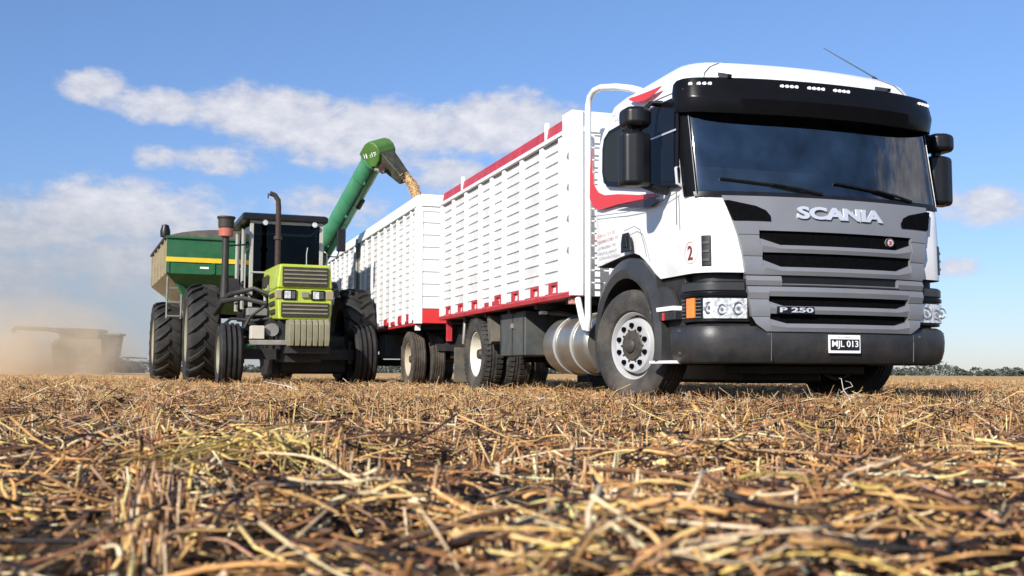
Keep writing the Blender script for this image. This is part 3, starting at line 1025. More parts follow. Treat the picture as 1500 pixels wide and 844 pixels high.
def lettering(name, s, fn, w, h, mat_, parent, bold=.02, depth=.012):
    """fn(a, b, d) maps width, height, depth to 3D"""
    V, F = text_geo(s, bold, 0.5)
    b = MB()
    b.v = [tuple(fn((v[0] - .5) * w, (v[1] - .5) * h, v[2] * 2 * depth / 2 + depth / 2)) for v in V]
    b.f = F
    return b.build(name, mat_, parent)


def scribble(b, fn, w, h, n, r):
    """unreadable faded lettering: short strokes in glyph like groups"""
    x = -w / 2
    while x < w / 2 - .01:
        gw = h * r.uniform(.45, .75)
        for q in range(r.choice((2, 2, 3))):
            if r.random() < .55:
                xx = x + gw * r.random() * .7
                P = [(xx, -h / 2), (xx + h * .16, -h / 2), (xx + h * .16, h / 2), (xx, h / 2)]
            else:
                yy = -h / 2 + h * r.choice((0, .42, .82))
                P = [(x, yy), (x + gw * .8, yy), (x + gw * .8, yy + h * .18), (x, yy + h * .18)]
            k = b.pts([fn(a, c, 0) for a, c in P])
            b.face(k, k + 1, k + 2, k + 3)
        x += gw * (1.25 if r.random() > .15 else 2.0)


# ------------------------------------------------------------------ grain truck
TH = R(18.2)
LAT = Vector((math.cos(TH), math.sin(TH), 0)); BAK = Vector((-math.sin(TH), math.cos(TH), 0))
P0 = Vector((1.442, 8.6, 0.0))
TRUCK_LOC = P0 + LAT * 1.25

LV = [(0.25, 1.22, -.19, 2.17, .22), (1.06, 1.25, -.20, 2.17, .22), (1.35, 1.25, -.195, 2.17, .22), (1.62, 1.25, -.165, 2.17, .20), (1.72, 1.247, -.11, 2.165, .14),
      (2.3, 1.242, 0.0, 2.11, .13), (2.5, 1.238, .04, 2.08, .13), (2.62, 1.228, .06, 2.02, .15), (2.74, 1.208, .10, 1.93, .18),
      (2.84, 1.180, .16, 1.90, .22), (2.91, 1.11, .26, 1.80, .26), (2.955, .95, .42, 1.62, .3), (2.985, .6, .62, 1.35, .3)]


def lev(z):
    z = min(max(z, LV[0][0]), LV[-1][0])
    for a, b in zip(LV, LV[1:]):
        if z <= b[0]:
            t = (z - a[0]) / (b[0] - a[0])
            return [a[k] + (b[k] - a[k]) * t for k in range(1, 5)]
    return list(LV[-1][1:])


def cpos(s, z, off=0.0):
    """point on the cab skin: s = distance round from the middle of the front, off = outwards"""
    w, yc, yr, r = lev(z)
    sg = 1 if s >= 0 else -1
    s = abs(s)
    xe = w - r
    ye = yc + .12 * xe * xe
    if s <= xe:
        x, y = s, yc + .12 * s * s
        nx, ny = .24 * s, -1.0
        q = math.hypot(nx, ny); nx /= q; ny /= q
    else:
        f0 = math.atan(.24 * xe)
        f = f0 + (s - xe) / r
        lim = PI / 2
        if f <= lim:
            cx = xe - r * math.sin(f0); cy = ye + r * math.cos(f0)
            nx, ny = math.sin(f), -math.cos(f)
            x, y = cx + r * nx, cy + r * ny
        else:
            cx = xe - r * math.sin(f0); cy = ye + r * math.cos(f0)
            nx, ny = 1, 0
            x, y = cx + r, cy + (f - lim) * r
    return (sg * (x + nx * off), y + ny * off, z)


def side_fn(sg):
    return lambda y, z, d: (sg * (lev(z)[0] + d), y, z)


def ring_at(z, off=0.0):
    w, yc, yr, r = lev(z)
    xe = w - r
    f0 = math.atan(.24 * xe)
    half = []
    for k in range(9):
        half.append(cpos(xe * k / 8, z, off))
    for k in range(1, 6):
        half.append(cpos(xe + (PI / 2 - f0) * r * k / 5, z, off))
    y0 = half[-1][1]; xs = half[-1][0]
    rc = min(.10, w * .3)
    for k in range(1, 19):
        half.append((xs, y0 + (yr - rc - y0) * k / 18, z))
    for k in range(1, 4):
        a = PI / 2 * k / 3
        half.append((xs - rc + rc * math.cos(a), yr - rc + rc * math.sin(a) + off * math.sin(a), z))
    half.append((xs * .5, yr + off, z)); half.append((0, yr + off, z))
    return half + [(-x, y, zz) for x, y, zz in reversed(half[1:-1])]


ZB = [(-9, 1.06), (.68, 1.065), (.80, 1.13), (.945, 1.235), (1.16, 1.345), (1.47, 1.345), (2.0, 1.30), (9, 1.28)]


def zbot(y):
    for a, b in zip(ZB, ZB[1:]):
        if y <= b[0]:
            return a[1] + (b[1] - a[1]) * (y - a[0]) / (b[0] - a[0])
    return 1.28


def cab_shell(off=0.0, open_front=True):
    lv = [1.06, 1.12, 1.2, 1.35, 1.5, 1.62, 1.70, 1.72, 1.9, 2.1, 2.3, 2.5, 2.56, 2.62, 2.68, 2.74, 2.79, 2.84, 2.88, 2.91, 2.935, 2.955, 2.985]
    rings = [ring_at(z, off) for z in lv]
    n = len(rings[0])
    b = MB()
    for i, z in enumerate(lv):
        out = []
        for (x, y, zz) in rings[i]:
            if z < 1.72:
                zb = zbot(y)
                zz = zb + (z - 1.06) / .66 * (1.72 - zb)
            out.append((x, y, zz))
        rings[i] = out
    b.pts([p for r in rings for p in r])
    for i in range(len(lv) - 1):
        for j in range(n):
            k = (j + 1) % n
            front = (j < 11) or (j >= n - 11)
            if open_front and front and 1.71 < lv[i] < 2.49:
                continue
            b.face(i * n + j, i * n + k, (i + 1) * n + k, (i + 1) * n + j)
    t = len(lv) - 1
    b.face(*[t * n + j for j in range(n)])
    return b


def wrap_patch(s0, s1, z0, z1, off0, off1, ns=24, nz=4, zref=None, cut=None):
    """curved slab on the cab skin"""
    b = MB()
    rings = []
    for i in range(ns + 1):
        s = s0 + (s1 - s0) * i / ns
        ring = []
        for d in (off1, off0):
            rng = range(nz + 1) if d == off1 else reversed(range(nz + 1))
            for j in rng:
                z = z0 + (z1 - z0) * j / nz
                if zref is None:
                    ring.append(cpos(s, z, d))
                else:
                    p = cpos(s, zref, d); ring.append((p[0], p[1], z))
        rings.append(ring)
    b.loft(rings)
    return b


def build_truck():
    T = empty('grain_truck', TRUCK_LOC, TH, 'white cab grain truck with black sun visor and red trimmed slatted box', 'truck')
    # --- cab skin
    cab = cab_shell().build('cab_body', M['white'], T, ang=28)
    liner = MB()
    li = cab_shell(-.035)
    li.build('cab_lining', M['interior'], cab, ang=40)
    MB().box(-1.12, 1.12, .16, .55, 1.45, 1.97).build('dashboard', M['dash'], T, bevel=.03)
    fl = MB(); fl.box(-1.18, 1.18, .1, 2.0, 1.36, 1.44); fl.build('cab_floor', M['dash'], T)
    for sx in (-.6, .6):
        st = MB(); st.hexa([(sx - .27, .95, 1.45), (sx + .27, .95, 1.45), (sx + .27, 1.5, 1.45), (sx - .27, 1.5, 1.45), (sx - .27, .95, 1.62), (sx + .27, .95, 1.62), (sx + .27, 1.5, 1.6), (sx - .27, 1.5, 1.6)])
        st.hexa([(sx - .26, 1.42, 1.6), (sx + .26, 1.42, 1.6), (sx + .26, 1.55, 1.6), (sx - .26, 1.55, 1.6), (sx - .2, 1.6, 2.4), (sx + .2, 1.6, 2.4), (sx + .2, 1.7, 2.4), (sx - .2, 1.7, 2.4)])
        st.build('seat', M['dash'], T, bevel=.04)
    sw = MB()
    sw.lathe([(0, .215), (.012, .23), (0, .245), (-.012, .23)], (0, 0, 0), 28, 'Z', True)
    sw.bar((-.22, 0, 0), (.22, 0, 0), .04, .02)
    so = sw.build('steering_wheel', M['dash'], T); so.location = (.6, .62, 1.92); so.rotation_euler = (R(-35), 0, 0)
    # --- windscreen
    ws = MB()
    rings = []
    for i in range(41):
        s = -1.235 + 2.47 * i / 40
        rings.append([cpos(s, z, .012) for z in (1.715, 1.9, 2.1, 2.3, 2.505)])
    ws.loft(rings, closed=False, cap=False)
    ws.build('windscreen', M['shield'], T)
    fr = MB()
    for sg in (-1, 1):
        rg = [[cpos(sg * s, z, .016) for s in (1.165, 1.20, 1.235, 1.27, 1.31)] + [cpos(sg * s, z, -.02) for s in (1.31, 1.27, 1.235, 1.20, 1.165)] for z in (1.70, 1.9, 2.1, 2.3, 2.52)]
        fr.loft(rg)
    fr.build('windscreen_pillar', M['gloss'], T)
    for sg in (-1, 1):
        for s in (1.175, 1.312):
            MB().tube([cpos(sg * s, z, .017) for z in (1.72, 1.9, 2.1, 2.3, 2.5)], .0028, 5).build('pillar_trim', M['silver'], T)
    wrap_patch(-1.2, 1.2, 1.685, 1.735, -.01, .022, 30, 2).build('windscreen_sill', M['black'], T, bevel=.006)
    # --- sun visor
    vb = MB(); rings = []
    for i in range(49):
        s = -1.30 + 2.60 * i / 48
        e = 1 - min(1, abs(s) / 1.30) ** 5
        ed = min(1, (1.30 - abs(s)) / .10)
        ed = .55 + .45 * math.sin(PI / 2 * max(0, ed))
        zt = 2.70 - .03 * (1 - ed); zb = 2.378 + .04 * (1 - e) + .12 * (1 - ed)
        q = .035 + .08 * e; q2 = .045 + .145 * e
        sec = [(q * .2, zt - .03), (q * .75, zt), (q, zt - .012), (q2 * .98, zb + .135), (q2 * 1.0, zb + .12), (q2 * .80, zb + .005), (q2 * .70, zb + .002), (q * .6, zt - .10)]
        ring = []
        for (d, z) in sec:
            p = cpos(s, 2.5, d); ring.append((p[0], p[1], z))
        rings.append(ring)
    vb.loft(rings)
    vis = vb.build('sun_visor', M['gloss'], T, ang=30)

    def visor_pt(s, f):
        e = 1 - min(1, abs(s) / 1.30) ** 5
        q = .035 + .08 * e; q2 = .045 + .145 * e
        zt = 2.69; zb = 2.378 + .04 * (1 - e) + .135
        d = q + (q2 * .98 - q) * f + .006
        p = cpos(s, 2.5, d)
        return (p[0], p[1], zt + (zb - zt) * f)
    for s0 in (-1.08, -.37, -.13, .11, 1.05):
        lb = MB()
        for k in range(4):
            c = visor_pt(s0 + (k - 1.5) * .042, .34)
            lb.lathe([(-.008, .0001), (-.008, .014), (.012, .016)], c, 10, 'Y')
        lb.build('marker_light', M['led'], vis)
    for s0 in (-.86, .62):
        c = visor_pt(s0, .0)
        MB().bar((c[0], c[1] + .16, 2.76), (c[0], c[1] - .01, 2.70), .035, .03).build('visor_bracket', M['black'], vis)
    # --- roof pieces
    rb = MB(); rb.rod((.855, .36, 2.88), (.80, .40, 2.94), .022); rb.build('antenna_base', M['black'], T)
    rb = MB(); rb.tube([(.83, .38, 2.93), (.66, .535, 3.10), (.49, .69, 3.27)], [.006, .005, .003], 6); rb.build('antenna', M['black'], T)
    MB().box(-.62, -.05, .62, 1.1, 2.955, 2.992).build('roof_hatch', M['fender'], T, bevel=.012)
    # roof seams
    sm = MB()
    for sg in (-1, 1):
        pts = [cpos(sg * s, z, .0015) for s, z in ((1.02, 2.70), (.99, 2.78), (.93, 2.84), (.83, 2.89), (.7, 2.93))]
        sm.tube(pts, .006, 5)
        sf = side_fn(sg)
        sm.tube([sf(y, z, 0.001) for y, z in ((.17, 2.60), (.6, 2.625), (1.1, 2.645), (1.45, 2.655))], .006, 5)
    sm.build('roof_seam', M['seam'], cab)
    # --- sides: windows, decals, doors
    for sg in (-1, 1):
        f = side_fn(sg)
        sur = [(.24, 1.795), (.66, 1.85), (1.2, 1.945), (1.70, 2.035), (1.80, 2.09), (1.84, 2.2), (1.84, 2.42), (1.81, 2.52), (1.70, 2.575), (1.2, 2.585), (.24, 2.565)]
        ws_ = MB().prism(sur, f, -.004, .006).build('window_surround', M['gloss'], T)
        MB().prism([(.30, 1.85), (.68, 1.90), (1.28, 2.00), (1.28, 2.50), (.30, 2.49)], f, .004, .011).build('window_pane', M['darkpane'], ws_)
        MB().prism([(1.36, 2.02), (1.68, 2.08), (1.77, 2.15), (1.79, 2.25), (1.79, 2.40), (1.75, 2.49), (1.66, 2.53), (1.36, 2.53)], f, .004, .011).build('window_pane', M['sleeper'], ws_)
        MB().prism([(.26, 2.27), (.78, 2.285), (.78, 2.30), (.26, 2.285)], f, .010, .017).build('window_trim', M['letter'], ws_)
        MB().prism([(2.125, 2.50), (2.155, 2.27), (2.158, 1.99), (2.05, 1.88), (1.88, 1.838), (1.46, 1.828), (1.0, 1.80), (.662, 1.778), (.662, 1.807), (1.0, 1.845), (1.461, 1.925), (1.785, 1.965), (1.95, 2.02), (2.055, 2.12), (2.10, 2.27), (2.118, 2.50)],
                   f, -.001, .003).build('red_swoosh', M['decal'], cab)
        MB().prism([(1.55, 1.815), (1.1, 1.745), (.78, 1.70), (.64, 1.735), (.66, 1.765), (1.0, 1.787), (1.46, 1.815)], f, -.001, .003).build('dark_stripe', M['decaldark'], cab)
        up = MB(); rings = []
        for k in range(15):
            t = k / 14
            y = 1.32 - .70 * t
            zc = 2.80 - .21 * t + .15 * t * t
            hh = .034 * math.sin(PI * min(1, .02 + t * .98)) ** .8 + .002
            rings.append([f(y, zc + hh * a, .007) for a in (-1, -.33, .33, 1)] + [f(y, zc + hh * a, -.004) for a in (1, .33, -.33, -1)])
        up.loft(rings)
        up.build('red_flash', M['decal'], cab)
        # door seams and handle
        sm = MB()
        sm.tube([f(y, z, 0) for y, z in ((.27, 1.76), (.265, 1.6), (.262, 1.48))], .0045, 5)
        sm.tube([f(y, z, 0) for y, z in ((.25, 1.755), (.7, 1.70), (1.3, 1.73), (2.1, 1.80))], .003, 5)
        sm.tube([f(y, z, 0) for y, z in ((1.32, 1.56), (1.10, 1.575), (.98, 1.53), (.90, 1.40), (.84, 1.27))], .003, 5)
        sm.build('door_seam', M['seam'], cab)
        hd = MB().prism([(1.38, 1.36), (1.16, 1.36), (1.19, 1.48), (1.23, 1.535), (1.35, 1.535), (1.38, 1.45)], f, -.01, .010)
        ho = hd.build('door_handle', M['black'], T, bevel=.006)
        MB().prism([(1.31, 1.40), (1.22, 1.40), (1.245, 1.50), (1.31, 1.51)], f, .008, .022).build('handle_grip', M['gloss'], ho, bevel=.004)
        # faded writing behind the door handle
        rr = random.Random(5)
        for k, (yc, zc, w, h, ink) in enumerate(((1.80, 1.575, .58, .034, 'ink'), (1.76, 1.515, .38, .030, 'ink'), (1.78, 1.452, .42, .026, 'inkgrey'), (1.72, 1.405, .50, .026, 'inkgrey'), (1.68, 1.358, .42, .026, 'inkgrey'))):
            wb = MB()
            scribble(wb, lambda a, c, d, yc=yc, zc=zc: f(yc - a, zc + c + a * .06 * 0, .004), w, h, 0, rr)
            wb.build('door_writing', M[ink], cab)
        wb = MB()
        scribble(wb, lambda a, c, d: f(1.56 - a, 2.70 + c - a * .05, .006), .22, .045, 0, rr)
        wb.build('roof_writing', M['inkgrey'], cab)
        # corner vent
        vt = wrap_patch(sg * 1.105, sg * 1.185, 1.115, 1.365, -.012, .008, 6, 6).build('corner_vent', M['black'], T, bevel=.006)
        for k in range(3):
            wrap_patch(sg * 1.12, sg * 1.17, 1.155 + k * .07, 1.175 + k * .07, .006, .016, 4, 1).build('vent_louvre', M['fender'], vt)
        # grab handle beside the pillar
        gh = MB(); gh.tube([cpos(sg * 1.33, 1.80, .01), cpos(sg * 1.33, 1.82, .05), cpos(sg * 1.33, 1.95, .05), cpos(sg * 1.33, 1.97, .01)], .014, 8)
        gh.build('grab_handle', M['letter'], T)
    # number on the door corner
    nfn = lambda a, c, d: cpos(-1.31 + a, 1.235 + c, .003 + d)
    ring = MB()
    for k in range(40):
        a0, a1 = 2 * PI * k / 40, 2 * PI * (k + 1) / 40
        P = [nfn(.092 * math.cos(a0), .092 * math.sin(a0), 0), nfn(.092 * math.cos(a1), .092 * math.sin(a1), 0), nfn(.085 * math.cos(a1), .085 * math.sin(a1), 0), nfn(.085 * math.cos(a0), .085 * math.sin(a0), 0)]
        i = ring.pts(P); ring.face(i, i + 1, i + 2, i + 3)
    ring.build('number_ring', mat('pale_pink_ring', (.62, .42, .40), .4), cab)
    lettering('number', '2', nfn, .075, .118, mat('dark_red_ink', (.22, .02, .02), .4), cab, .015, .002)

    # --- silver grille panel
    def xo(z):
        pts = [(.58, .66), (.60, .70), (.64, .765), (.70, .80), (.94, .832), (1.06, .845), (1.25, .868), (1.48, .925), (1.60, .965), (1.70, .99)]
        if z <= pts[0][0]:
            return pts[0][1]
        for a, b_ in zip(pts, pts[1:]):
            if z <= b_[0]:
                return a[1] + (b_[1] - a[1]) * (z - a[0]) / (b_[0] - a[0])
        return pts[-1][1]

    def pl(x, pts):
        x = abs(x)
        if x <= pts[0][0]:
            return pts[0][1]
        for a, b_ in zip(pts, pts[1:]):
            if x <= b_[0]:
                return a[1] + (b_[1] - a[1]) * (x - a[0]) / max(1e-9, b_[0] - a[0])
        return pts[-1][1]

    gp = MB()
    bars = [
        ([(0, 1.695)], [(.725, 1.405), (.7251, 1.372)]),
        ([(.55, 1.290), (.7249, 1.342), (.7251, 1.371)], [(.705, 1.228), (.7051, 1.198)]),
        ([(.55, 1.113), (.7049, 1.168), (.7051, 1.197)], [(0, 1.046)]),
        ([(.55, .979), (.5501, 1.038)], [(0, .960)]),
        ([(0, .952)], [(.66, .875), (.6601, .852)]),
        ([(.54, .797), (.6599, .833), (.6601, .851)], [(.652, .735), (.6521, .712)]),
        ([(.515, .657), (.6519, .692), (.6521, .711)], [(0, .592)]),
    ]
    for bi, (tp, bt) in enumerate(bars):
        brk = sorted(set([round(p[0], 4) for p in tp + bt if p[0] > 0]))
        xs = sorted(set([0, .1, .2, .3, .4, .5, .6, .68, .76] + brk + [.82]))
        xs = [-x for x in reversed(xs) if x > 0] + xs
        xs = [-9] + xs + [9]
        rings = []
        for x in xs:
            zt, zb = pl(x, tp), pl(x, bt)
            xt = math.copysign(min(abs(x), xo(zt)), x); xb = math.copysign(min(abs(x), xo(zb)), x)
            o1 = .035 if bi < 4 else .045
            bulge = .012
            zm = (zt + zb) / 2; xm = math.copysign(min(abs(x), xo(zm)), x)
            def q(xx, z, d):
                p = cpos(xx, max(z, .9), d); return (p[0], p[1], z)
            rings.append([q(xt, zt, o1 - .006), q(xm, zm, o1 + bulge * (0 if bi == 0 else 1)), q(xb, zb, o1), q(xb, zb, -.03), q(xt, zt, -.03)])
        gp.loft(rings)
    grille = gp.build('grille_panel', M['silver'], T, bevel=.007, ang=30)
    wrap_patch(-.80, .80, .60, 1.42, -.05, .010, 30, 6).build('grille_mesh', M['mesh'], grille)
    wrap_patch(-.84, .84, .94, 1.05, -.02, .012, 24, 2).build('grille_gap', M['black'], grille)
    for sg in (-1, 1):
        pts = [(.625, 1.485), (.625, 1.525), (.66, 1.57), (.74, 1.605), (.95, 1.650), (.985, 1.648), (.93, 1.485)]
        ib = MB().prism([(sg * a, c) for a, c in pts], lambda a, c, d: cpos(a, c, d), .02, .047)
        ib.build('air_intake', M['mesh'], grille)
    lfn = lambda a, c, d: cpos(.012 + a, 1.562 + c, .036 + d)
    lettering('badge_lettering', 'SCANIA', lfn, .81, .105, M['letter'], T, .042, .016)
    # emblem: small roundel
    eb = MB()
    c = cpos(.49, 1.352, .02)
    eb.lathe([(-.012, .0001), (-.012, .036), (.004, .040)], c, 24, 'Y')
    em = eb.build('emblem', M['letter'], T)
    e2 = MB(); e2.lathe([(-.016, .030), (-.016, .038), (0, .04)], c, 24, 'Y'); e2.build('emblem_ring', M['rust'], em)
    e3 = MB()
    e3.prism([(-.016, -.016), (.004, -.022), (.016, -.008), (.012, .004), (.018, .016), (.004, .010), (-.006, .018), (-.014, .006), (-.004, .0)], lambda a, d, e: (c[0] + a, c[1] - .0125 - e, c[2] + d), 0, .004)
    e3.build('emblem_figure', M['redlens'], em)
    # model plate
    mp = MB(); mp.prism([(-.60, .737), (-.285, .737), (-.285, .792), (-.60, .792)], lambda a, c_, d: (cpos(a, .95, d)[0], cpos(a, .95, d)[1], c_), .02, .062)
    mpo = mp.build('model_plate', M['black'], T)
    lettering('model_lettering', 'P 250', lambda a, c_, d: (cpos(-.437 + a, .95, .063 + d)[0], cpos(-.437 + a, .95, .063 + d)[1], .765 + c_), .285, .040, M['letter'], mpo, .03, .004)
    # --- lower front, bumper, headlamps
    core = MB()
    core.loft([[cpos(s, .9, -.07)[:2] + (z,) for s in [x * .1 - 1.3 for x in range(27)]] + [(1.05, .75, z), (-1.05, .75, z)] for z in (.34, .66, 1.10)])
    core.build('front_frame', M['chassis'], T)
    MB().box(-.62, .62, .35, .62, .25, .335).build('underside_shade_beam', M['chassis'], T, bevel=.02)  # black beam added to keep the space under the cab dark
    MB().box(-.42, .42, .7, 2.2, .17, .36).build('underside_shade_sump', M['chassis'], T, bevel=.04)  # low black block added to deepen the dark under the cab
    bp = MB(); rings = []
    for i in range(61):
        s = -1.62 + 3.24 * i / 60
        sec = [(-.07, .333), (-.02, .345), (.010, .39), (.028, .455), (.034, .53), (.030, .590), (.010, .632), (-.03, .652), (-.12, .658), (-.12, .333)]
        ring = []
        for d, z in sec:
            p = cpos(s, 1.0, d); ring.append((p[0], p[1], z))
        rings.append(ring)
    bp.loft(rings)
    bum = bp.build('bumper', M['bumper'], T, ang=30)
    sm = MB()
    for s in (-.64, .72):
        sm.tube([(cpos(s, 1.0, d)[0], cpos(s, 1.0, d)[1], z) for d, z in ((.027, .36), (.033, .50), (.029, .58), (.013, .63))], .004, 5)
    sm.build('bumper_seam', M['seam'], bum)
    sm = MB()
    for s, z in ((-1.45, .60), (-1.45, .42), (-.66, .57), (.79, .57), (1.25, .61)):
        p = cpos(s, 1.0, .03); sm.lathe([(-.006, .0001), (-.006, .012), (.004, .014)], (p[0], p[1], z), 10, 'Y')
    sm.build('bumper_bolt', M['boxgrey'], bum)
    # step recess line low on the bumper
    pb = MB(); pfn = lambda a, c_, d: (cpos(a, 1.0, d)[0], cpos(a, 1.0, d)[1], .497 + c_)
    pb.prism([(-.149, -.074), (.149, -.074), (.149, .074), (-.149, .074)], pfn, .030, .044)
    po = pb.build('number_plate', M['plate'], T, bevel=.004)
    MB().prism([(-.136, -.050), (.136, -.050), (.136, .040), (-.136, .040)], pfn, .040, .046).build('plate_field', M['plateblk'], po)
    lettering('plate_lettering', 'MJL 013', lambda a, c_, d: pfn(a, c_ - .005, .0465 + d), .245, .068, M['plate'], po, .012, .002)
    wb = MB(); scribble(wb, lambda a, c_, d: pfn(a, .057 + c_, .0447), .15, .012, 0, random.Random(9)); wb.build('plate_lettering', M['inkgrey'], po)
    for sg in (-1, 1):
        hs = wrap_patch(sg * .80, sg * 1.46, .668, .995, -.08, -.004, 22, 3, zref=1.0).build('headlight', M['black'], T, bevel=.008)
        wrap_patch(sg * .80, sg * 1.47, .872, .905, -.01, .016, 22, 1, zref=1.0).build('headlight_brow', M['gloss'], hs, bevel=.006)
        wrap_patch(sg * .84, sg * 1.455, .915, .985, -.01, .010, 22, 2, zref=1.0).build('headlight_brow', M['fender'], hs, bevel=.012)
        wrap_patch(sg * .825, sg * 1.175, .692, .856, -.01, .012, 14, 4, zref=1.0).build('headlight_lens', M['lens'], hs, bevel=.006)
        rg = MB()
        for s, z, r in ((.90, .775, .055), (1.03, .765, .045), (1.125, .78, .05)):
            p = cpos(sg * s, 1.0, .016)
            rg.lathe([(0, r * .72), (-.006, r * .86), (0, r)], (p[0], p[1], z), 20, 'Y')
            rg.lathe([(-.004, .0001), (-.004, r * .28), (.0, r * .30)], (p[0], p[1], z), 12, 'Y')
        rg.build('reflector', M['silver'], hs)
        wrap_patch(sg * 1.255, sg * 1.372, .700, .862, -.01, .012, 8, 4, zref=1.0).build('indicator_lens', M['amber'], hs, bevel=.006)
        gr = MB()
        for k in range(6):
            z = .705 + k * .029
            gr.tube([(cpos(sg * s, 1.0, .014)[0], cpos(sg * s, 1.0, .014)[1], z) for s in (1.19, 1.215, 1.24)], .003, 4)
            gr.tube([(cpos(sg * s, 1.0, .014)[0], cpos(sg * s, 1.0, .014)[1], z) for s in (1.385, 1.41, 1.44)], .003, 4)
        gr.build('lamp_grid', M['silver'], hs)
    # --- steps between bumper and wheel
    for sg in (-1, 1):
        st = MB(); st.box(min(sg * .80, sg * 1.16), max(sg * .80, sg * 1.16), .30, .76, .36, 1.06)
        so = st.build('step_well', M['chassis'], T, bevel=.01)
        a, c_ = sorted((sg * 1.0, sg * 1.245))
        MB().box(a, c_, .36, .79, .775, .815).build('step', M['wtube'], so, bevel=.006)
        MB().box(a, c_, .40, .82, .335, .362).build('step', M['wtube'], so, bevel=.006)
        a, c_ = sorted((sg * 1.15, sg * 1.235))
        MB().box(a, c_, .34, .80, .70, .772).build('step_face', M['bumper'], so, bevel=.006)
        MB().box(min(sg * 1.234, sg * 1.244), max(sg * 1.234, sg * 1.244), .53, .56, .70, .765).build('reflector', M['redlens'], so)
        a, c_ = sorted((sg * 1.16, sg * 1.20))
        tr = MB(); tr.prism([(.36, .82), (.74, .82), (.70, .99), (.55, .99), (.44, .93)], lambda y, z, d: (sg * (1.19 + d), y, z), -.02, .02)
        tr.build('step_trim', M['fender'], so, bevel=.006)
        # wheel arch
        ab = MB()
        cy, cz, ri = 1.31, .50, .62
        inn, out = [], []
        for k in range(29):
            a = R(-12 + 214 * k / 28)
            iy, iz = cy - ri * math.cos(a), cz + ri * math.sin(a)
            inn.append((iy, iz))
            t = k / 28
            ro = .70 + .10 * math.sin(PI * t) ** 2 + .06 * math.exp(-((t - .30) / .1) ** 2) + .05 * math.exp(-((t - .75) / .12) ** 2)
            out.append((cy - (ro if t > .0 else .70) * math.cos(a), min(cz + ro * math.sin(a), zbot(cy - ro * math.cos(a)) - .004 if a < PI and a > 0 else 9)))
        rings = []
        for (i, o_) in zip(inn, out):
            x1, x2, x0 = sg * 1.255, sg * 1.225, sg * .86
            mid = (i[0] * .55 + o_[0] * .45, i[1] * .55 + o_[1] * .45)
            rings.append([(x1, i[0], i[1]), (x1 + sg * .012, mid[0], mid[1]), (x2, o_[0], o_[1]), (x0, o_[0], o_[1]), (x0, i[0], i[1])])
        ab.loft(rings)
        ab.build('wheel_arch', M['fender'], T, ang=30)
        fl = MB(); fl.box(min(sg * .86, sg * 1.22), max(sg * .86, sg * 1.22), 1.98, 2.01, .30, .75); fl.build('mudflap', M['flap'], T)
        c = (sg * 1.085, 1.31, .505)
        wheel_truck_front(T, c, sg)
        # mirrors
        yb = .42
        hz = MB()
        def mbox(x0, x1, y0, y1, z0, z1, tz=.9):
            xa, xb = sg * x0, sg * x1
            if xa > xb:
                xa, xb = xb, xa
            xc, yc = (xa + xb) / 2, (y0 + y1) / 2
            P = []
            for z, k in ((z0, tz), (z1, tz)):
                P += [(xa, y0 + .05, z), (xc, y0, z), (xb, y0 + .05, z), (xb, y1, z), (xa, y1, z)]
            return P
        P = mbox(1.405, 1.665, .34, .55, 1.81, 2.27)
        i = hz.pts(P)
        for q in ((4, 3, 2, 1, 0), (5, 6, 7, 8, 9), (0, 1, 6, 5), (1, 2, 7, 6), (2, 3, 8, 7), (3, 4, 9, 8), (4, 0, 5, 9)):
            hz.face(*[i + k for k in q])
        mo = hz.build('mirror', M['black'], T, bevel=.045, seg=4, ang=60)
        MB().box(min(sg * 1.43, sg * 1.64), max(sg * 1.43, sg * 1.64), .548, .553, 1.86, 2.22).build('mirror_glass', M['letter'], mo)
        h2 = MB(); P = mbox(1.42, 1.66, .30, .54, 2.305, 2.475)
        i = h2.pts(P)
        for q in ((4, 3, 2, 1, 0), (5, 6, 7, 8, 9), (0, 1, 6, 5), (1, 2, 7, 6), (2, 3, 8, 7), (3, 4, 9, 8), (4, 0, 5, 9)):
            h2.face(*[i + k for k in q])
        h2.build('mirror_cap', M['black'], mo, bevel=.05, seg=4, ang=60)
        am = MB()
        am.tube([(sg * 1.24, .46, 1.80), (sg * 1.34, .45, 1.80), (sg * 1.50, .45, 1.84)], [.045, .035, .03], 10)
        am.tube([(sg * 1.22, .60, 2.58), (sg * 1.36, .52, 2.55), (sg * 1.48, .46, 2.44)], [.03, .022, .02], 8)
        am.rod((sg * 1.52, .45, 2.2), (sg * 1.52, .45, 2.36), .045)
        am.build('mirror_arm', M['black'], mo)
    # kerb mirror high on the far side of the windscreen is folded; wipers
    for x0, x1 in ((-.98, -.12), (.02, .82)):
        wp = MB()
        wp.tube([cpos(x1, 1.735, .03), cpos(x1 - .18, 1.765, .045), cpos((x0 + x1) / 2, 1.80, .045)], [.014, .011, .008], 6)
        wp.tube([cpos(x0 + (x1 - x0) * t, 1.84 - .085 * t, .030) for t in (0, .2, .4, .6, .8)], .010, 6)
        wp.build('wiper', M['black'], T)

    # --- chassis
    ch = MB()
    for x in (-.40, .40):
        ch.box(x - .05, x + .05, .4, 8.0, .74, 1.0)
    for y in (2.4, 4.0, 5.4, 7.2, 7.9):
        ch.box(-.35, .35, y - .06, y + .06, .78, .96)
    for y in (2.9, 3.9, 4.9, 5.9, 6.9, 7.7):
        ch.box(-1.2, 1.2, y - .04, y + .04, .98, 1.04)
    ch.box(-.45, .45, .3, 2.0, .35, .95)
    ch.rod((0, 1.9, .70), (0, 6.2, .52), .06)
    ch.rod((-.95, 1.31, .50), (.95, 1.31, .50), .075)
    ch.rod((-.95, 6.35, .50), (.95, 6.35, .50), .10)
    ch.lathe([(-.24, .02), (-.2, .16), (0, .22), (.2, .16), (.24, .02)], (0, 6.35, .5), 20, 'X')
    ch.build('chassis', M['chassis'], T)
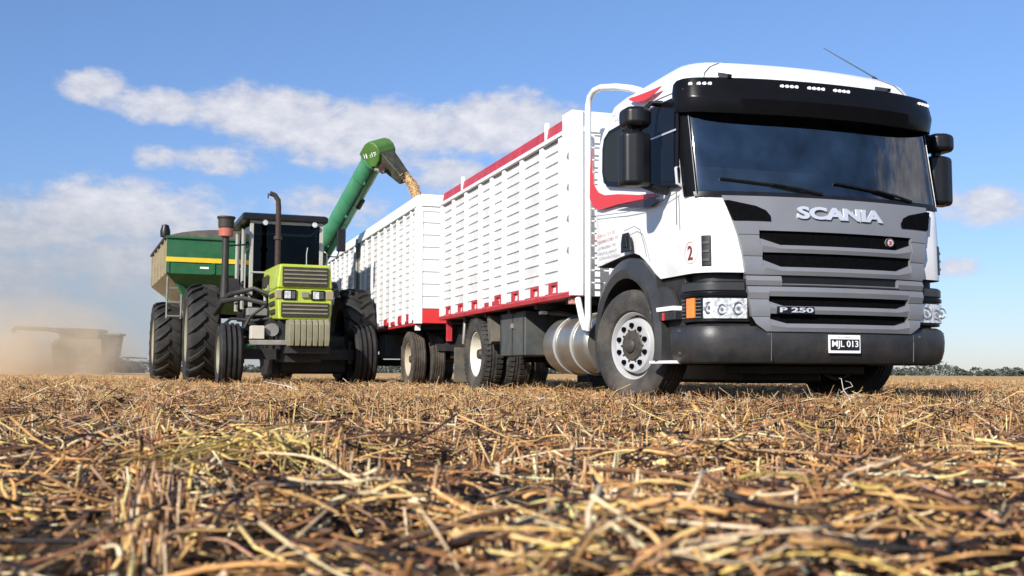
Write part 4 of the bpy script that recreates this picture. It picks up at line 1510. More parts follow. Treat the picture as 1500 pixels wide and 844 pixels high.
    for sg in (-1, 1):
        wheel_dual(T, (sg * 1.09, 6.35, .505), sg, R_=.505)
        a, c_ = sorted((sg * .72, sg * 1.20))
        mg = MB()
        mg.box(a, c_, 7.42, 7.45, .12, .62)
        mg.build('mudflap', M['flap'], T, bevel=.004)
        br = MB(); br.prism([(5.86, 1.0), (5.74, 1.0), (5.62, .66), (5.70, .62), (5.76, .64)], lambda y, z, d: (sg * (1.17 + d), y, z), -.12, .02)
        br.build('wheel_bracket', M['flap'], T, bevel=.006)
        b2 = MB(); b2.tube([(sg * 1.15, 7.05, 1.02), (sg * 1.18, 6.98, .85), (sg * 1.18, 7.02, .66)], .022, 8); b2.build('guard_stay', M['aggrey'], T)
        bb = MB(); bb.box(min(sg * .62, sg * 1.13), max(sg * .62, sg * 1.13), 4.48, 5.46, .465, 1.0)
        bo = bb.build('tool_box', M['boxgrey'], T, bevel=.012)
        sb = MB()
        for y in (4.52, 4.95, 5.42):
            sb.box(min(sg * 1.128, sg * 1.138), max(sg * 1.128, sg * 1.138), y - .012, y + .012, .48, .99)
        sb.build('box_strap', M['fender'], bo)
        lt = MB(); lt.box(min(sg * 1.13, sg * 1.155), max(sg * 1.13, sg * 1.155), 4.90, 4.97, .80, .86); lt.build('box_latch', M['aggrey'], bo, bevel=.004)
        if sg < 0:
            tk = MB()
            cx, cz, rr = -.88, .56, .315
            pr = [(0, .0001), (.0, rr * .86), (.03, rr * .97), (.06, rr)]
            for yy in (.34, .84):
                pr += [(yy - .03, rr), (yy - .028, rr + .010), (yy + .028, rr + .010), (yy + .03, rr)]
            pr += [(1.20, rr), (1.24, rr * .97), (1.27, rr * .86), (1.27, .0001)]
            tk.lathe(pr, (cx, 2.45, cz), 48, 'Y')
            to = tk.build('fuel_tank', M['alu'], T)
            bd = MB()
            for yy in (.34, .84):
                bd.lathe([(yy - .02, rr + .008), (yy - .02, rr + .016), (yy + .02, rr + .016), (yy + .02, rr + .008)], (cx, 2.45, cz), 48, 'Y')
            bd.build('tank_strap', M['rim'], to)
            bk = MB(); bk.box(-.60, -.42, 2.6, 2.68, .3, .95); bk.box(-.60, -.42, 3.4, 3.48, .3, .95); bk.build('tank_bracket', M['chassis'], T)
            lp = MB(); lp.box(-1.10, -1.02, 3.98, 4.08, .93, .97); lp.build('side_lamp', M['led'], T, bevel=.008)
            hz_ = MB(); hz_.tube([(-1.0, 3.95, .95), (-.95, 3.6, .92), (-.8, 3.3, .84)], .03, 8); hz_.build('hose', M['fender'], T)
    # rear underrun frame and lamps
    rl = MB(); rl.box(-1.2, 1.2, 7.92, 7.98, .58, .70); rl.build('rear_bar', M['chassis'], T)
    for sg in (-1, 1):
        tb = MB(); tb.box(min(sg * 1.12, sg * 1.20), max(sg * 1.12, sg * 1.20), 7.86, 7.92, .72, 1.04)
        tb.build('rear_post', M['red'], T, bevel=.004)
        MB().box(min(sg * .9, sg * 1.15), max(sg * .9, sg * 1.15), 7.98, 8.0, .60, .68).build('tail_lamp', M['redlens'], T)
    # --- the grain box
    grain_box(T, 2.60, 8.03, 1.10, 2.83, [2.95, 3.55, 4.25, 4.94, 5.46, 5.98, 6.68, 7.35], red_cap=True)
    # roof pipe and ladder in front of the box
    pp = MB()
    px = -1.19
    pp.tube([(px, 2.62, 1.02), (px, 2.50, .80), (px, 2.42, .70), (px, 2.36, .70), (px, 2.34, .80), (px, 2.34, 1.2), (px, 2.34, 2.0), (px, 2.34, 2.88), (px, 2.33, 2.98), (px, 2.28, 3.06), (px + .01, 2.19, 3.10), (px + .02, 2.05, 3.095), (px + .06, 1.75, 3.03), (px + .11, 1.52, 2.96), (px + .15, 1.40, 2.91)], .034, 12)
    pp.build('roof_pipe', M['wtube'], T)
    ld = MB()
    for x in (-1.12, -.86):
        ld.rod((x, 2.52, 1.1), (x, 2.52, 2.78), .014, 8)
    for k in range(13):
        ld.rod((-1.12, 2.52, 1.18 + k * .128), (-.86, 2.52, 1.18 + k * .128), .009, 6)
    ld.build('ladder', M['wtube'], T)
    return T


def slat_side(b, sg, y0, y1, z0, z1, pitch, xo_=1.235, dep=.013, gap=.015):
    pr = []
    z = z0
    while z < z1 - .02:
        zt = min(z + pitch, z1)
        pr += [(xo_ - dep, z), (xo_ - dep, z + gap * .7), (xo_ + .006, z + gap), (xo_, z + gap + .03), (xo_ - .002, zt - .0005)]
        z += pitch
    pr.append((xo_ - dep, z1))
    pr += [(xo_ - dep - .04, z1), (xo_ - dep - .04, z0)]
    b.loft([[(sg * x, y0, zz) for x, zz in pr], [(sg * x, y1, zz) for x, zz in pr]])


def grain_box(T, y0, y1, z0, z1, posts, red_cap=True):
    for sg in (-1, 1):
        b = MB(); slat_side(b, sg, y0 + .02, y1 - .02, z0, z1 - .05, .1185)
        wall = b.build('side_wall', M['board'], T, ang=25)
        for y in posts:
            MB().box(min(sg * 1.225, sg * 1.268), max(sg * 1.225, sg * 1.268), y - .055, y + .055, z0, z1 - .052).build('wall_post', M['wall'], T, bevel=.006)
        # dark slits at the top of two bays
        # corner posts
        MB().box(min(sg * 1.14, sg * 1.275), max(sg * 1.14, sg * 1.275), y0 - .02, y0 + .26, z0 - .05, z1 + .16).build('corner_post', M['wall'], T, bevel=.008)
        MB().box(min(sg * 1.14, sg * 1.275), max(sg * 1.14, sg * 1.275), y1 - .10, y1 + .02, z0 - .05, z1).build('corner_post', M['wall'], T, bevel=.008)
        for k in range(4):
            z = 2.50 - .33 * k
            hk = MB(); hk.prism([(y0 + .10, z), (y0 + .06, z + .05), (y0 + .06, z - .02)], lambda y, zz, d: (sg * (1.275 + d), y, zz), 0, .012)
            hk.build('rope_hook', M['aggrey'], T)
        # rim and cap
        MB().prism([(1.20, z1 - .055), (1.285, z1 - .055), (1.285, z1 - .02), (1.262, z1 + .0), (1.20, z1 + .0)], lambda x, z, d: (sg * x, d, z), y0 + .262, y1).build('top_rail', M['wall'], T)
        MB().prism([(1.205, z1 + .002), (1.255, z1 + .002), (1.235, z1 + .13), (1.205, z1 + .13)], lambda x, z, d: (sg * x, d, z), y0 + .262, y1 - .05).build('red_cap', M['red'], T, bevel=.004)
        for y in (3.42, 6.9):
            MB().box(min(sg * 1.22, sg * 1.262), max(sg * 1.22, sg * 1.262), y - .03, y + .03, z1 + .003, z1 + .20).build('cap_post', M['wall'], T, bevel=.004)
        # sill
        MB().prism([(1.15, z0 - .062), (1.285, z0 - .062), (1.290, z0 - .02), (1.275, z0 - .002), (1.15, z0 - .002)], lambda x, z, d: (sg * x, d, z), y0 + .05, y1 - .01).build('red_sill', M['red'], T)
        for k, y in enumerate(posts):
            if k == 4:
                MB().box(min(sg * 1.24, sg * 1.262), max(sg * 1.24, sg * 1.262), y - .30, y + .28, z0 + .002, z0 + .06).build('sill_bracket', M['red'], T)
                continue
            w = .16
            fb = MB()
            yc = y + .17
            fb.box(min(sg * 1.232, sg * 1.266), max(sg * 1.232, sg * 1.266), yc - w, yc - w + .10, z0 + .001, z0 + .125)
            fb.box(min(sg * 1.232, sg * 1.264), max(sg * 1.232, sg * 1.264), yc - w + .10, yc + w - .05, z0 + .095, z0 + .124)
            fb.box(min(sg * 1.232, sg * 1.266), max(sg * 1.232, sg * 1.266), yc + w - .05, yc + w + .02, z0 + .001, z0 + .125)
            fb.build('sill_bracket', M['red'], T)
        MB().box(min(sg * 1.16, sg * 1.24), max(sg * 1.16, sg * 1.24), y0 + .08, y0 + .17, z0 - .13, z0 - .064).build('clearance_lamp', mat('pink_lamp', (.55, .25, .2), .4), T, bevel=.006)
    fw = MB(); fw.box(-1.14, 1.14, y0, y0 + .05, z0 - .05, z1 + .16)
    fwo = fw.build('front_wall', M['wall'], T)
    rb_ = MB()
    for z in (z1 - .06,):
        rb_.box(-1.14, 1.14, y0 - .018, y0, z, z + .05)
    for x in (-.7, -.25, .25, .7):
        rb_.box(x - .04, x + .04, y0 - .016, y0, z0, z1 - .06)
    rb_.build('wall_rib', M['wall'], fwo)
    MB().box(-1.14, 1.14, y1 - .06, y1, z0 - .05, z1).build('tailgate', M['wall'], T)
    MB().box(-1.19, 1.19, y0 + .05, y1 - .06, z0 - .05, z0).build('box_floor', M['chassis'], T)


truck = build_truck()

# ------------------------------------------------------------------ grain trailer


def build_trailer():
    T = empty('grain_trailer', TRUCK_LOC + BAK * 9.67, TH, 'long white ribbed grain trailer being filled behind the truck, red panel low on its front', 'trailer')
    L = 10.3; J = 5.50; z0, z1 = 1.10, 3.03
    posts1 = [.46, 1.0, 1.55, 2.10, 2.7, 3.3, 3.95, 4.6, 5.1]
    posts2 = [5.98, 6.65, 7.3, 7.95, 8.6, 9.25, 9.8]
    for sg in (-1, 1):
        def bx(x0, x1, *a):
            return MB().box(min(sg * x0, sg * x1), max(sg * x0, sg * x1), *a)
        for (a, b_, ps) in ((.10, J - .07, posts1), (J + .07, L - .05, posts2)):
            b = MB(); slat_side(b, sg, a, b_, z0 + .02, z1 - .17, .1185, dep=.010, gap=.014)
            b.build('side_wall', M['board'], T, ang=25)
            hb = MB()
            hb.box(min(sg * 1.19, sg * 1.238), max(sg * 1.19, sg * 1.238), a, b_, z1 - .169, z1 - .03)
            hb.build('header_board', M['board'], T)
            for y in ps:
                bx(1.225, 1.266, y - .05, y + .05, z0 - .02, z1 - .032).build('wall_post', M['wall'], T, bevel=.006)
            edges = [a] + ps + [b_]
            for p, q in zip(edges, edges[1:]):
                if q - p < .3:
                    continue
                c = (p + q) / 2; w = (q - p) * .30
                bx(1.235, 1.243, c - w, c + w * .9, z1 - .130, z1 - .095).build('vent_slit', M['aggrey'], T)
        bx(1.15, 1.272, -.01, .12, z0 - .04, z1 - .0).build('corner_post', M['wall'], T, bevel=.006)
        bx(1.15, 1.272, L - .06, L + .02, z0 - .04, z1 - .0).build('corner_post', M['wall'], T, bevel=.006)
        bx(1.20, 1.262, J - .065, J - .012, z0 - .04, z1 + .05).build('joint_post', M['aggrey'], T, bevel=.005)
        bx(1.20, 1.262, J + .012, J + .065, z0 - .04, z1 + .05).build('joint_post', M['wall'], T, bevel=.005)
        pp = MB(); pp.rod((sg * 1.285, J + .0, .72), (sg * 1.285, J + .0, 3.1), .028); pp.build('joint_pipe', M['aggrey'], T)
        MB().prism([(1.19, z1 - .03), (1.285, z1 - .03), (1.285, z1 + .012), (1.25, z1 + .17), (1.22, z1 + .18), (1.19, z1 + .17)], lambda x, z, d: (sg * x, d, z), .0, L).build('top_rail', M['wall'], T)
        MB().prism([(1.15, z0 - .062), (1.278, z0 - .062), (1.282, z0 - .02), (1.15, z0 - .002)], lambda x, z, d: (sg * x, d, z), .125, L - .06).build('red_sill', M['red'], T)
        for y in (.62, 1.32, 2.55, 6.2, 8.2):
            bx(1.234, 1.262, y - .12, y + .10, z0 + .001, z0 + .14).build('sill_bracket', M['red'], T, bevel=.004)
        bx(1.236, 1.258, 1.75, 2.35, z0 + .001, z0 + .07).build('sill_bracket', M['red'], T, bevel=.004)
        # wheels
        wheel_dual(T, (sg * 1.10, .80, .48), sg, R_=.48, w=.26, rimmat='rimdust', tyremat='tyredust', block=False)
        for y in (7.2, 8.45):
            wheel_dual(T, (sg * 1.10, y, .48), sg, R_=.48, w=.26, rimmat='rimdust', tyremat='tyredust', block=False)
        tb = bx(.75, 1.20, 2.75, 3.35, .52, .98); tb.build('tool_box', M['boxgrey'], T, bevel=.02)
        bx(.9, 1.15, 1.55, 1.58, .12, .72).build('mudflap', M['flap'], T)
        lm = bx(1.15, 1.235, .10, .18, z0 - .15, z0 - .066); lm.build('clearance_lamp', M['led'], T, bevel=.006)
    # front wall of horizontal boards, red panel below
    fw = MB()
    pr = []
    z = z0 + .20
    while z < z1 - .12:
        zt = min(z + .205, z1 - .10)
        pr += [(.020, z), (.020, z + .010), (-.004, z + .016), (.0, zt - .001)]
        z += .205
    pr += [(.06, z1 - .10), (.06, z0 + .20)]
    fw.loft([[(-1.15, y, zz) for y, zz in pr], [(1.15, y, zz) for y, zz in pr]])
    fwo = fw.build('front_wall', M['wall'], T, ang=25)
    MB().box(-1.15, 1.15, -.012, .05, z1 - .098, z1 - .02).build('front_rail', M['wall'], fwo, bevel=.006)
    MB().box(-1.19, 1.19, -.03, .06, z1 - .015, z1 + .19).build('headboard', M['wall'], fwo, bevel=.012)
    MB().box(-1.15, 1.15, -.006, .05, z0 - .03, z0 + .195).build('red_panel', M['decal'], fwo, bevel=.004)
    MB().box(-1.15, 1.15, L - .05, L, z0 - .04, z1 + .1).build('tailgate', M['wall'], T)
    MB().box(-1.14, 1.14, .06, L - .06, z0 - .04, z0 + .0).build('box_floor', M['chassis'], T)
    ch = MB()
    for x in (-.42, .42):
        ch.box(x - .05, x + .05, .2, L - .2, .74, 1.04)
    ch.box(-.8, .8, .3, 1.35, .62, .74)
    for y in (.8, 7.2, 8.45):
        ch.rod((-1.0, y, .48), (1.0, y, .48), .07)
        ch.box(-.55, -.42, y - .4, y + .4, .5, .66); ch.box(.42, .55, y - .4, y + .4, .5, .66)
    for k in range(10):
        ch.box(-1.2, 1.2, .4 + k * 1.05, .47 + k * 1.05, .98, 1.05)
    ch.build('chassis', M['chassis'], T)
    db = MB(); db.bar((-.5, .3, .66), (0, -1.55, .62), .08, .10); db.bar((.5, .3, .66), (0, -1.55, .62), .08, .10); db.lathe([(-.03, .05), (.03, .05), (.03, .09), (-.03, .09)], (0, -1.62, .62), 16, 'Z', True)
    db.build('drawbar', M['chassis'], T)
    return T


build_trailer()

# ------------------------------------------------------------------ tractor


def build_tractor():
    A = R(20.5)
    T = empty('tractor', (-3.5, 18.2, 0), A, 'old lime green tractor with black cab roof and rusty exhaust beside the white trailer', 'tractor')
    # hood
    hb = MB()
    hb.loft([[(-.47, 0, 1.66), (.47, 0, 1.66), (.43, 0, 2.07), (-.43, 0, 2.07)], [(-.47, .35, 1.66), (.47, .35, 1.66), (.43, .35, 2.09), (-.43, .35, 2.09)], [(-.45, 2.1, 1.66), (.45, 2.1, 1.66), (.41, 2.1, 2.14), (-.41, 2.1, 2.14)]])
    hood = hb.build('hood', M['lime'], T, bevel=.035, seg=3)
    nb = MB()
    nb.loft([[(-.44, -.02, 1.13), (.44, -.02, 1.13), (.475, .0, 1.655), (-.475, .0, 1.655)], [(-.44, 1.1, 1.18), (.44, 1.1, 1.18), (.475, 1.1, 1.655), (-.475, 1.1, 1.655)]])
    nb.build('nose_panel', M['lime'], hood, bevel=.03, seg=3)
    g1 = MB(); g1.box(-.385, .385, -.030, .02, 1.70, 2.02); go = g1.build('grille', M['grilldk'], T, bevel=.006)
    for k in range(4):
        z = 1.745 + k * .068
        MB().box(-.365, .365, -.042, -.028, z, z + .024).build('grille_bar', M['khaki'], go, bevel=.004)
    g2 = MB(); g2.box(-.40, .40, -.050, .0, 1.18, 1.42); go2 = g2.build('grille', M['grilldk'], T, bevel=.006)
    for k in range(3):
        z = 1.225 + k * .066
        MB().box(-.38, .38, -.062, -.048, z, z + .024).build('grille_bar', M['khaki'], go2, bevel=.004)
    for x in (-.265, .215):
        l = MB(); l.box(x - .115, x + .115, -.036, .01, 1.465, 1.635); lo = l.build('headlight', M['gloss'], T, bevel=.01)
        l2 = MB(); l2.box(x - .085, x + .02, -.044, -.034, 1.485, 1.61); l2.build('lamp_lens', M['lens'], lo, bevel=.01)
        l2 = MB(); l2.box(x + .035, x + .095, -.044, -.034, 1.485, 1.61); l2.build('lamp_lens', M['boxgrey'], lo, bevel=.01)
    for x0, x1 in ((-.485, -.39), (.35, .485)):
        l = MB(); l.box(x0, x1, -.026, .08, 1.475, 1.625); l.build('turn_signal', M['beige'], T, bevel=.015)
    for k in range(3):
        for sg in (-1, 1):
            l = MB(); l.box(min(sg * .44, sg * .482), max(sg * .44, sg * .482), .28, .85, 1.25 + k * .14, 1.32 + k * .14); l.build('side_louvre', M['grilldk'], hood)
    # hood hardware
    for sg in (-1, 1):
        sl = MB(); sl.box(min(sg * .452, sg * .462), max(sg * .452, sg * .462), .36, 2.05, 1.70, 1.712); sl.build('hood_seam', M['seam'], hood)
        lt = MB(); lt.box(min(sg * .46, sg * .49), max(sg * .46, sg * .49), 1.02, 1.10, 1.68, 1.78); lt.build('hood_latch', M['aggrey'], hood, bevel=.006)
        sp_ = MB(); sp_.box(min(sg * .455, sg * .468), max(sg * .455, sg * .468), 1.15, 1.9, 1.78, 1.98); sp_.build('side_grille', M['grilldk'], hood, bevel=.006)
    wr = MB(); wr.tube([(.10, .5, 2.08), (.10, .52, 2.3), (.12, .54, 2.42)], .008, 6); wr.build('hood_rod', M['agwhite'], T)
    bd = MB(); bd.box(-.06, .06, -.045, -.02, 1.50, 1.60); bd.build('nose_badge', M['khaki'], T, bevel=.01)
    # front ballast: suitcase weights side by side
    for k in range(7):
        x = -.28 + k * .097
        w = MB(); w.loft([[(x - .036, -.42, .70), (x + .036, -.42, .70), (x + .036, -.36, .64), (x - .036, -.36, .64)][::-1] if False else [(x - .036, -.44, .68), (x + .036, -.44, .68), (x + .036, -.04, .68), (x - .036, -.04, .68)],
                          [(x - .044, -.47, .80), (x + .044, -.47, .80), (x + .044, -.04, .80), (x - .044, -.04, .80)], [(x - .044, -.47, 1.04), (x + .044, -.47, 1.04), (x + .044, -.04, 1.04), (x - .044, -.04, 1.04)],
                          [(x - .036, -.40, 1.12), (x + .036, -.40, 1.12), (x + .036, -.04, 1.12), (x - .036, -.04, 1.12)]])
        w.build('front_weight', M['khaki'], T, bevel=.012)
    fr = MB(); fr.box(-.34, .38, -.30, .2, .56, .68); fr.build('weight_bracket', M['chassis'], T, bevel=.01)
    en = MB()
    en.box(-.30, .30, .0, 2.2, .42, 1.60); en.box(-.34, .95, 1.3, 2.4, .22, .9); en.box(-.2, .9, .95, 1.3, .26, .55); en.box(-.40, .40, .15, .32, .78, 1.16)  # low offset boxes added to fill the dark, shadowed space below
    en.rod((-.36, .7, 1.1), (-.36, 1.5, 1.1), .14); en.box(-.48, -.28, 1.0, 1.8, 1.2, 1.45)
    en.build('engine', M['chassis'], T)
    ax = MB(); ax.bar((-1.0, .75, .56), (1.0, .75, .56), .16, .18); ax.box(-.26, .26, .4, 1.1, .5, .76)
    for sg in (-1, 1):
        ax.rod((sg * .95, .75, .40), (sg * .95, .75, .80), .06)
    ax.rod((-.92, .98, .60), (.92, .98, .60), .03)
    ax.build('front_axle', M['chassis'], T)
    rx = MB(); rx.rod((-1.2, 2.95, .92), (1.2, 2.95, .92), .13); rx.box(-.35, .35, 2.0, 3.5, .55, 1.45); rx.rod((0, 3.3, .55), (0, 4.4, .52), .07)
    rx.build('rear_axle', M['chassis'], T)
    pl = MB(); pl.hexa([(-.90, -.02, .70), (-.16, -.22, .70), (-.16, .10, .70), (-.75, .25, .70), (-.92, -.02, .78), (-.16, -.24, .78), (-.16, .1, .78), (-.75, .25, .78)]); pl.build('front_plate', M['aggrey'], T, bevel=.008)
    bb = MB(); bb.box(-.88, -.66, .0, .25, .80, 1.02); bb.build('battery_box', mat('pale_battery_box', (.50, .46, .38), .6, var=.1, dirt=.4), T, bevel=.01)
    jk = MB(); jk.lathe([(0, .0001), (0, .11), (.3, .11), (.32, .0001)], (-.52, .1, .96), 16, 'Y'); jk.build('filter_drum', M['aggrey'], T)
    # wheels
    for sg in (-1, 1):
        Mt = Matrix.Rotation(0 if sg < 0 else PI, 4, 'Z')
        r = MB(); r.lathe([(-.16, .34), (-.18, .33), (-.15, .30), (-.02, .27), (.0, .10), (-.05, .09), (-.07, .0001)], (0, 0, 0), 32)
        for k in range(6):
            r.lathe([(-.10, .0001), (-.10, .016), (-.04, .018)], (0, .15 * math.cos(k * PI / 3), .15 * math.sin(k * PI / 3)), 8)
        o = r.build('front_wheel', M['khaki'], T); o.matrix_local = Matrix.Translation((sg * 1.15, .75, .545)) @ Mt
        rib_tyre(.545, .40, .33, 4).build('tyre', M['agtyre'], o)
        r = MB(); r.lathe([(-.24, .53), (-.27, .52), (-.24, .48), (-.05, .45), (-.02, .25), (-.10, .20), (-.12, .0001)], (0, 0, 0), 40)
        o = r.build('rear_wheel', M['khaki'], T); o.matrix_local = Matrix.Translation((sg * 1.45, 2.95, .95)) @ Mt
        ag_tyre(.93, .60, .52, .055, 20).build('tyre', M['agtyre'], o)
        fd = MB(); rings = []
        for k in range(15):
            a = R(20 + 110 * k / 14)
            for_ = []
            y_, z_ = 2.95 - 1.06 * math.cos(a), .95 + 1.06 * math.sin(a)
            rings.append([(sg * 1.45, y_, z_), (sg * .82, y_, z_), (sg * .82, y_, z_ + .03), (sg * 1.45, y_, z_ + .03)])
        fd.loft([[(sg * (.82 + (abs(p[0]) - .82) * .35), p[1], p[2]) for p in r] for r in rings[3:]]); fd.build('mudguard', M['chassis'], T)
    # cab
    y0, y1 = 2.15, 3.85
    rf = MB(); rf.loft([[(-.84, y0 - .12, 3.08), (.76, y0 - .12, 3.08), (.76, y1 + .1, 3.08), (-.84, y1 + .1, 3.08)], [(-.84, y0 - .12, 3.18), (.76, y0 - .12, 3.18), (.76, y1 + .1, 3.18), (-.84, y1 + .1, 3.18)],
                            [(-.80, y0 - .04, 3.215), (.72, y0 - .04, 3.215), (.72, y1, 3.215), (-.80, y1, 3.215)]])
    rf.build('cab_roof', M['black'], T, bevel=.02)
    hd = MB(); hd.box(-.68, .68, y0 - .02, y0 + .05, 3.02, 3.078); hd.build('cab_header', M['agwhite'], T, bevel=.008)
    for (x, y) in ((-.65, y0), (.65, y0), (-.72, y1), (.72, y1), (-.70, 3.0)):
        MB().box(x - .035, x + .035, y - .035, y + .035, 1.45, 3.02).build('cab_pillar', M['agwhite'], T, bevel=.008)
    lw = MB(); lw.box(-.70, .70, y1 - .02, y1 + .03, 1.3, 2.15); lw.box(-.70, .70, y0 + .1, y1, 1.25, 1.40)
    lw.build('cab_base', M['chassis'], T)
    ds = MB(); ds.box(-.5, .5, y0 + .05, y0 + .35, 1.4, 2.15); ds.build('dashboard', M['dash'], T, bevel=.03)
    st = MB(); st.box(-.25, .25, 2.95, 3.4, 1.40, 1.95); st.box(-.24, .24, 3.36, 3.5, 1.9, 2.65); st.build('seat', M['dash'], T, bevel=.04)
    swm = MB(); swm.lathe([(0, .20), (.012, .215), (0, .23), (-.012, .215)], (0, 0, 0), 24, 'Z', True); swm.bar((-.2, 0, 0), (.2, 0, 0), .04, .02)
    so = swm.build('steering_wheel', M['dash'], T); so.location = (0, 2.62, 2.25); so.rotation_euler = (R(-40), 0, 0)
    MB().box(-.615, .615, y0 - .005, y0 + .005, 1.5, 3.018).build('front_window', M['cabglass'], T)
    MB().box(-.68, .68, y1 - .005, y1 + .005, 2.16, 3.018).build('rear_window', M['cabglass'], T)
    for sg in (-1, 1):
        b = MB(); i = b.pts([(sg * .655, y0 + .04, 1.5), (sg * .70, 2.96, 1.5), (sg * .70, 2.96, 3.01), (sg * .655, y0 + .04, 3.01)]); b.face(i, i + 1, i + 2, i + 3)
        b.build('side_window', M['cabglass'], T)
        b = MB(); i = b.pts([(sg * .70, 3.04, 1.5), (sg * .72, y1 - .04, 1.5), (sg * .72, y1 - .04, 3.01), (sg * .70, 3.04, 3.01)]); b.face(i, i + 1, i + 2, i + 3)
        b.build('side_window', M['cabglass'], T)
    tr = MB(); tr.rod((-.66, y0 - .03, 2.10), (-.36, y0 - .03, 2.10), .018); tr.rod((-.38, y0 - .03, 2.10), (-.38, y0 - .03, 1.5), .03); tr.build('cab_rail', M['agwhite'], T)
    for x in (-.42, .50):
        wl = MB(); wl.lathe([(-.03, .0001), (-.03, .05), (.03, .04)], (x, y0 - .10, 3.03), 12, 'Y'); wl.build('work_light', M['lens'], T)
    for sg in (-1, 1):
        gh = MB(); gh.tube([(sg * .70, y0 + .0, 1.75), (sg * .76, y0 - .04, 1.8), (sg * .76, y0 - .04, 2.5), (sg * .70, y0, 2.55)], .014, 6); gh.build('grab_rail', M['agwhite'], T)
        dh = MB(); dh.box(min(sg * .70, sg * .735), max(sg * .70, sg * .735), 2.75, 2.9, 1.95, 1.99); dh.build('door_handle', M['black'], T, bevel=.006)
    ww = MB(); ww.tube([(.05, y0 - .02, 1.98), (-.15, y0 - .025, 2.3), (-.22, y0 - .02, 2.6)], .01, 6); ww.build('wiper', M['black'], T)
    # exhaust and air intake
    ex = MB(); ex.tube([(-.30, 1.2, 2.0), (-.30, 1.2, 2.55), (-.30, 1.2, 3.20), (-.31, 1.2, 3.33), (-.37, 1.2, 3.42), (-.46, 1.2, 3.45)], [.050, .050, .047, .046, .045, .045], 14)
    eo = ex.build('exhaust_pipe', M['rust'], T)
    e2 = MB(); e2.lathe([(0, .075), (.06, .075), (.06, .058), (0, .058)], (-.30, 1.2, 2.62), 16, 'Z', True); e2.build('pipe_clamp', M['grilldk'], eo)
    e3 = MB(); e3.disc((-.49, 1.2, 3.40), .05, 'X', 14, .012); e3.build('rain_cap', M['grilldk'], eo)
    ip = MB(); ip.tube([(-1.14, 1.9, 1.55), (-1.14, 1.9, 2.0), (-1.14, 1.9, 2.70)], [.085, .065, .06], 14); io = ip.build('intake_pipe', M['chassis'], T)
    jr = MB(); jr.lathe([(0, .06), (.02, .125), (.16, .135), (.18, .10)], (-1.14, 1.9, 2.70), 24, 'Z'); jr.build('precleaner_jar', M['jar'], io)
    jt = MB(); jt.lathe([(.17, .09), (.18, .14), (.33, .145), (.35, .165), (.38, .165), (.40, .0001)], (-1.14, 1.9, 2.70), 24, 'Z'); jt.build('precleaner_cap', M['grilldk'], io)
    ir = MB(); ir.bar((-1.14, 1.95, 2.55), (-.68, 2.15, 2.62), .04, .03); ir.build('intake_bracket', M['chassis'], io)
    # pipes and hoses in front of the left rear wheel
    rr = random.Random(3)
    P = [[(-1.14, 1.9, 1.6), (-1.25, 1.7, 1.45), (-1.1, 1.4, 1.62), (-.7, 1.1, 1.72), (-.45, 1.0, 1.6)], [(-1.3, 1.9, 1.3), (-1.2, 1.5, 1.5), (-.9, 1.2, 1.55), (-.5, 1.0, 1.45)],
         [(-1.2, 2.0, 1.05), (-1.05, 1.5, 1.2), (-.7, 1.1, 1.15), (-.4, .9, 1.2)], [(-.9, 1.5, 1.75), (-.6, 1.3, 1.5), (-.4, 1.2, 1.3)], [(-.95, .8, .9), (-.8, .9, 1.2), (-.55, .9, 1.4)]]
    for k, p in enumerate(P):
        b = MB(); b.tube(p, [.05, .05, .045, .04, .04][:len(p)] if k < 2 else [.025] * len(p), 8); b.build('hose', M['chassis'], T)
    ft = MB(); ft.box(-.80, -.42, 1.45, 2.1, 1.05, 1.42); ft.build('fuel_tank', M['chassis'], T, bevel=.04)
    sp = MB(); sp.box(-.82, -.42, 1.1, 1.35, 1.24, 1.38); sp.build('side_box', M['aggrey'], T, bevel=.02)
    for k in range(3):
        MB().box(-1.0, -.72, 2.05, 2.35, .55 + k * .33, .58 + k * .33).build('cab_step', M['chassis'], T)
    # mirror on the right of the cab
    mr = MB(); mr.box(.93, 1.10, 2.02, 2.10, 2.55, 2.98); mo = mr.build('mirror', M['black'], T, bevel=.02)
    ma = MB(); ma.tube([(.68, 2.15, 2.45), (.95, 2.1, 2.45), (1.0, 2.1, 2.6)], .014, 6); ma.build('mirror_arm', M['chassis'], mo)
    return T


build_tractor()

# ------------------------------------------------------------------ grain cart with unloading auger


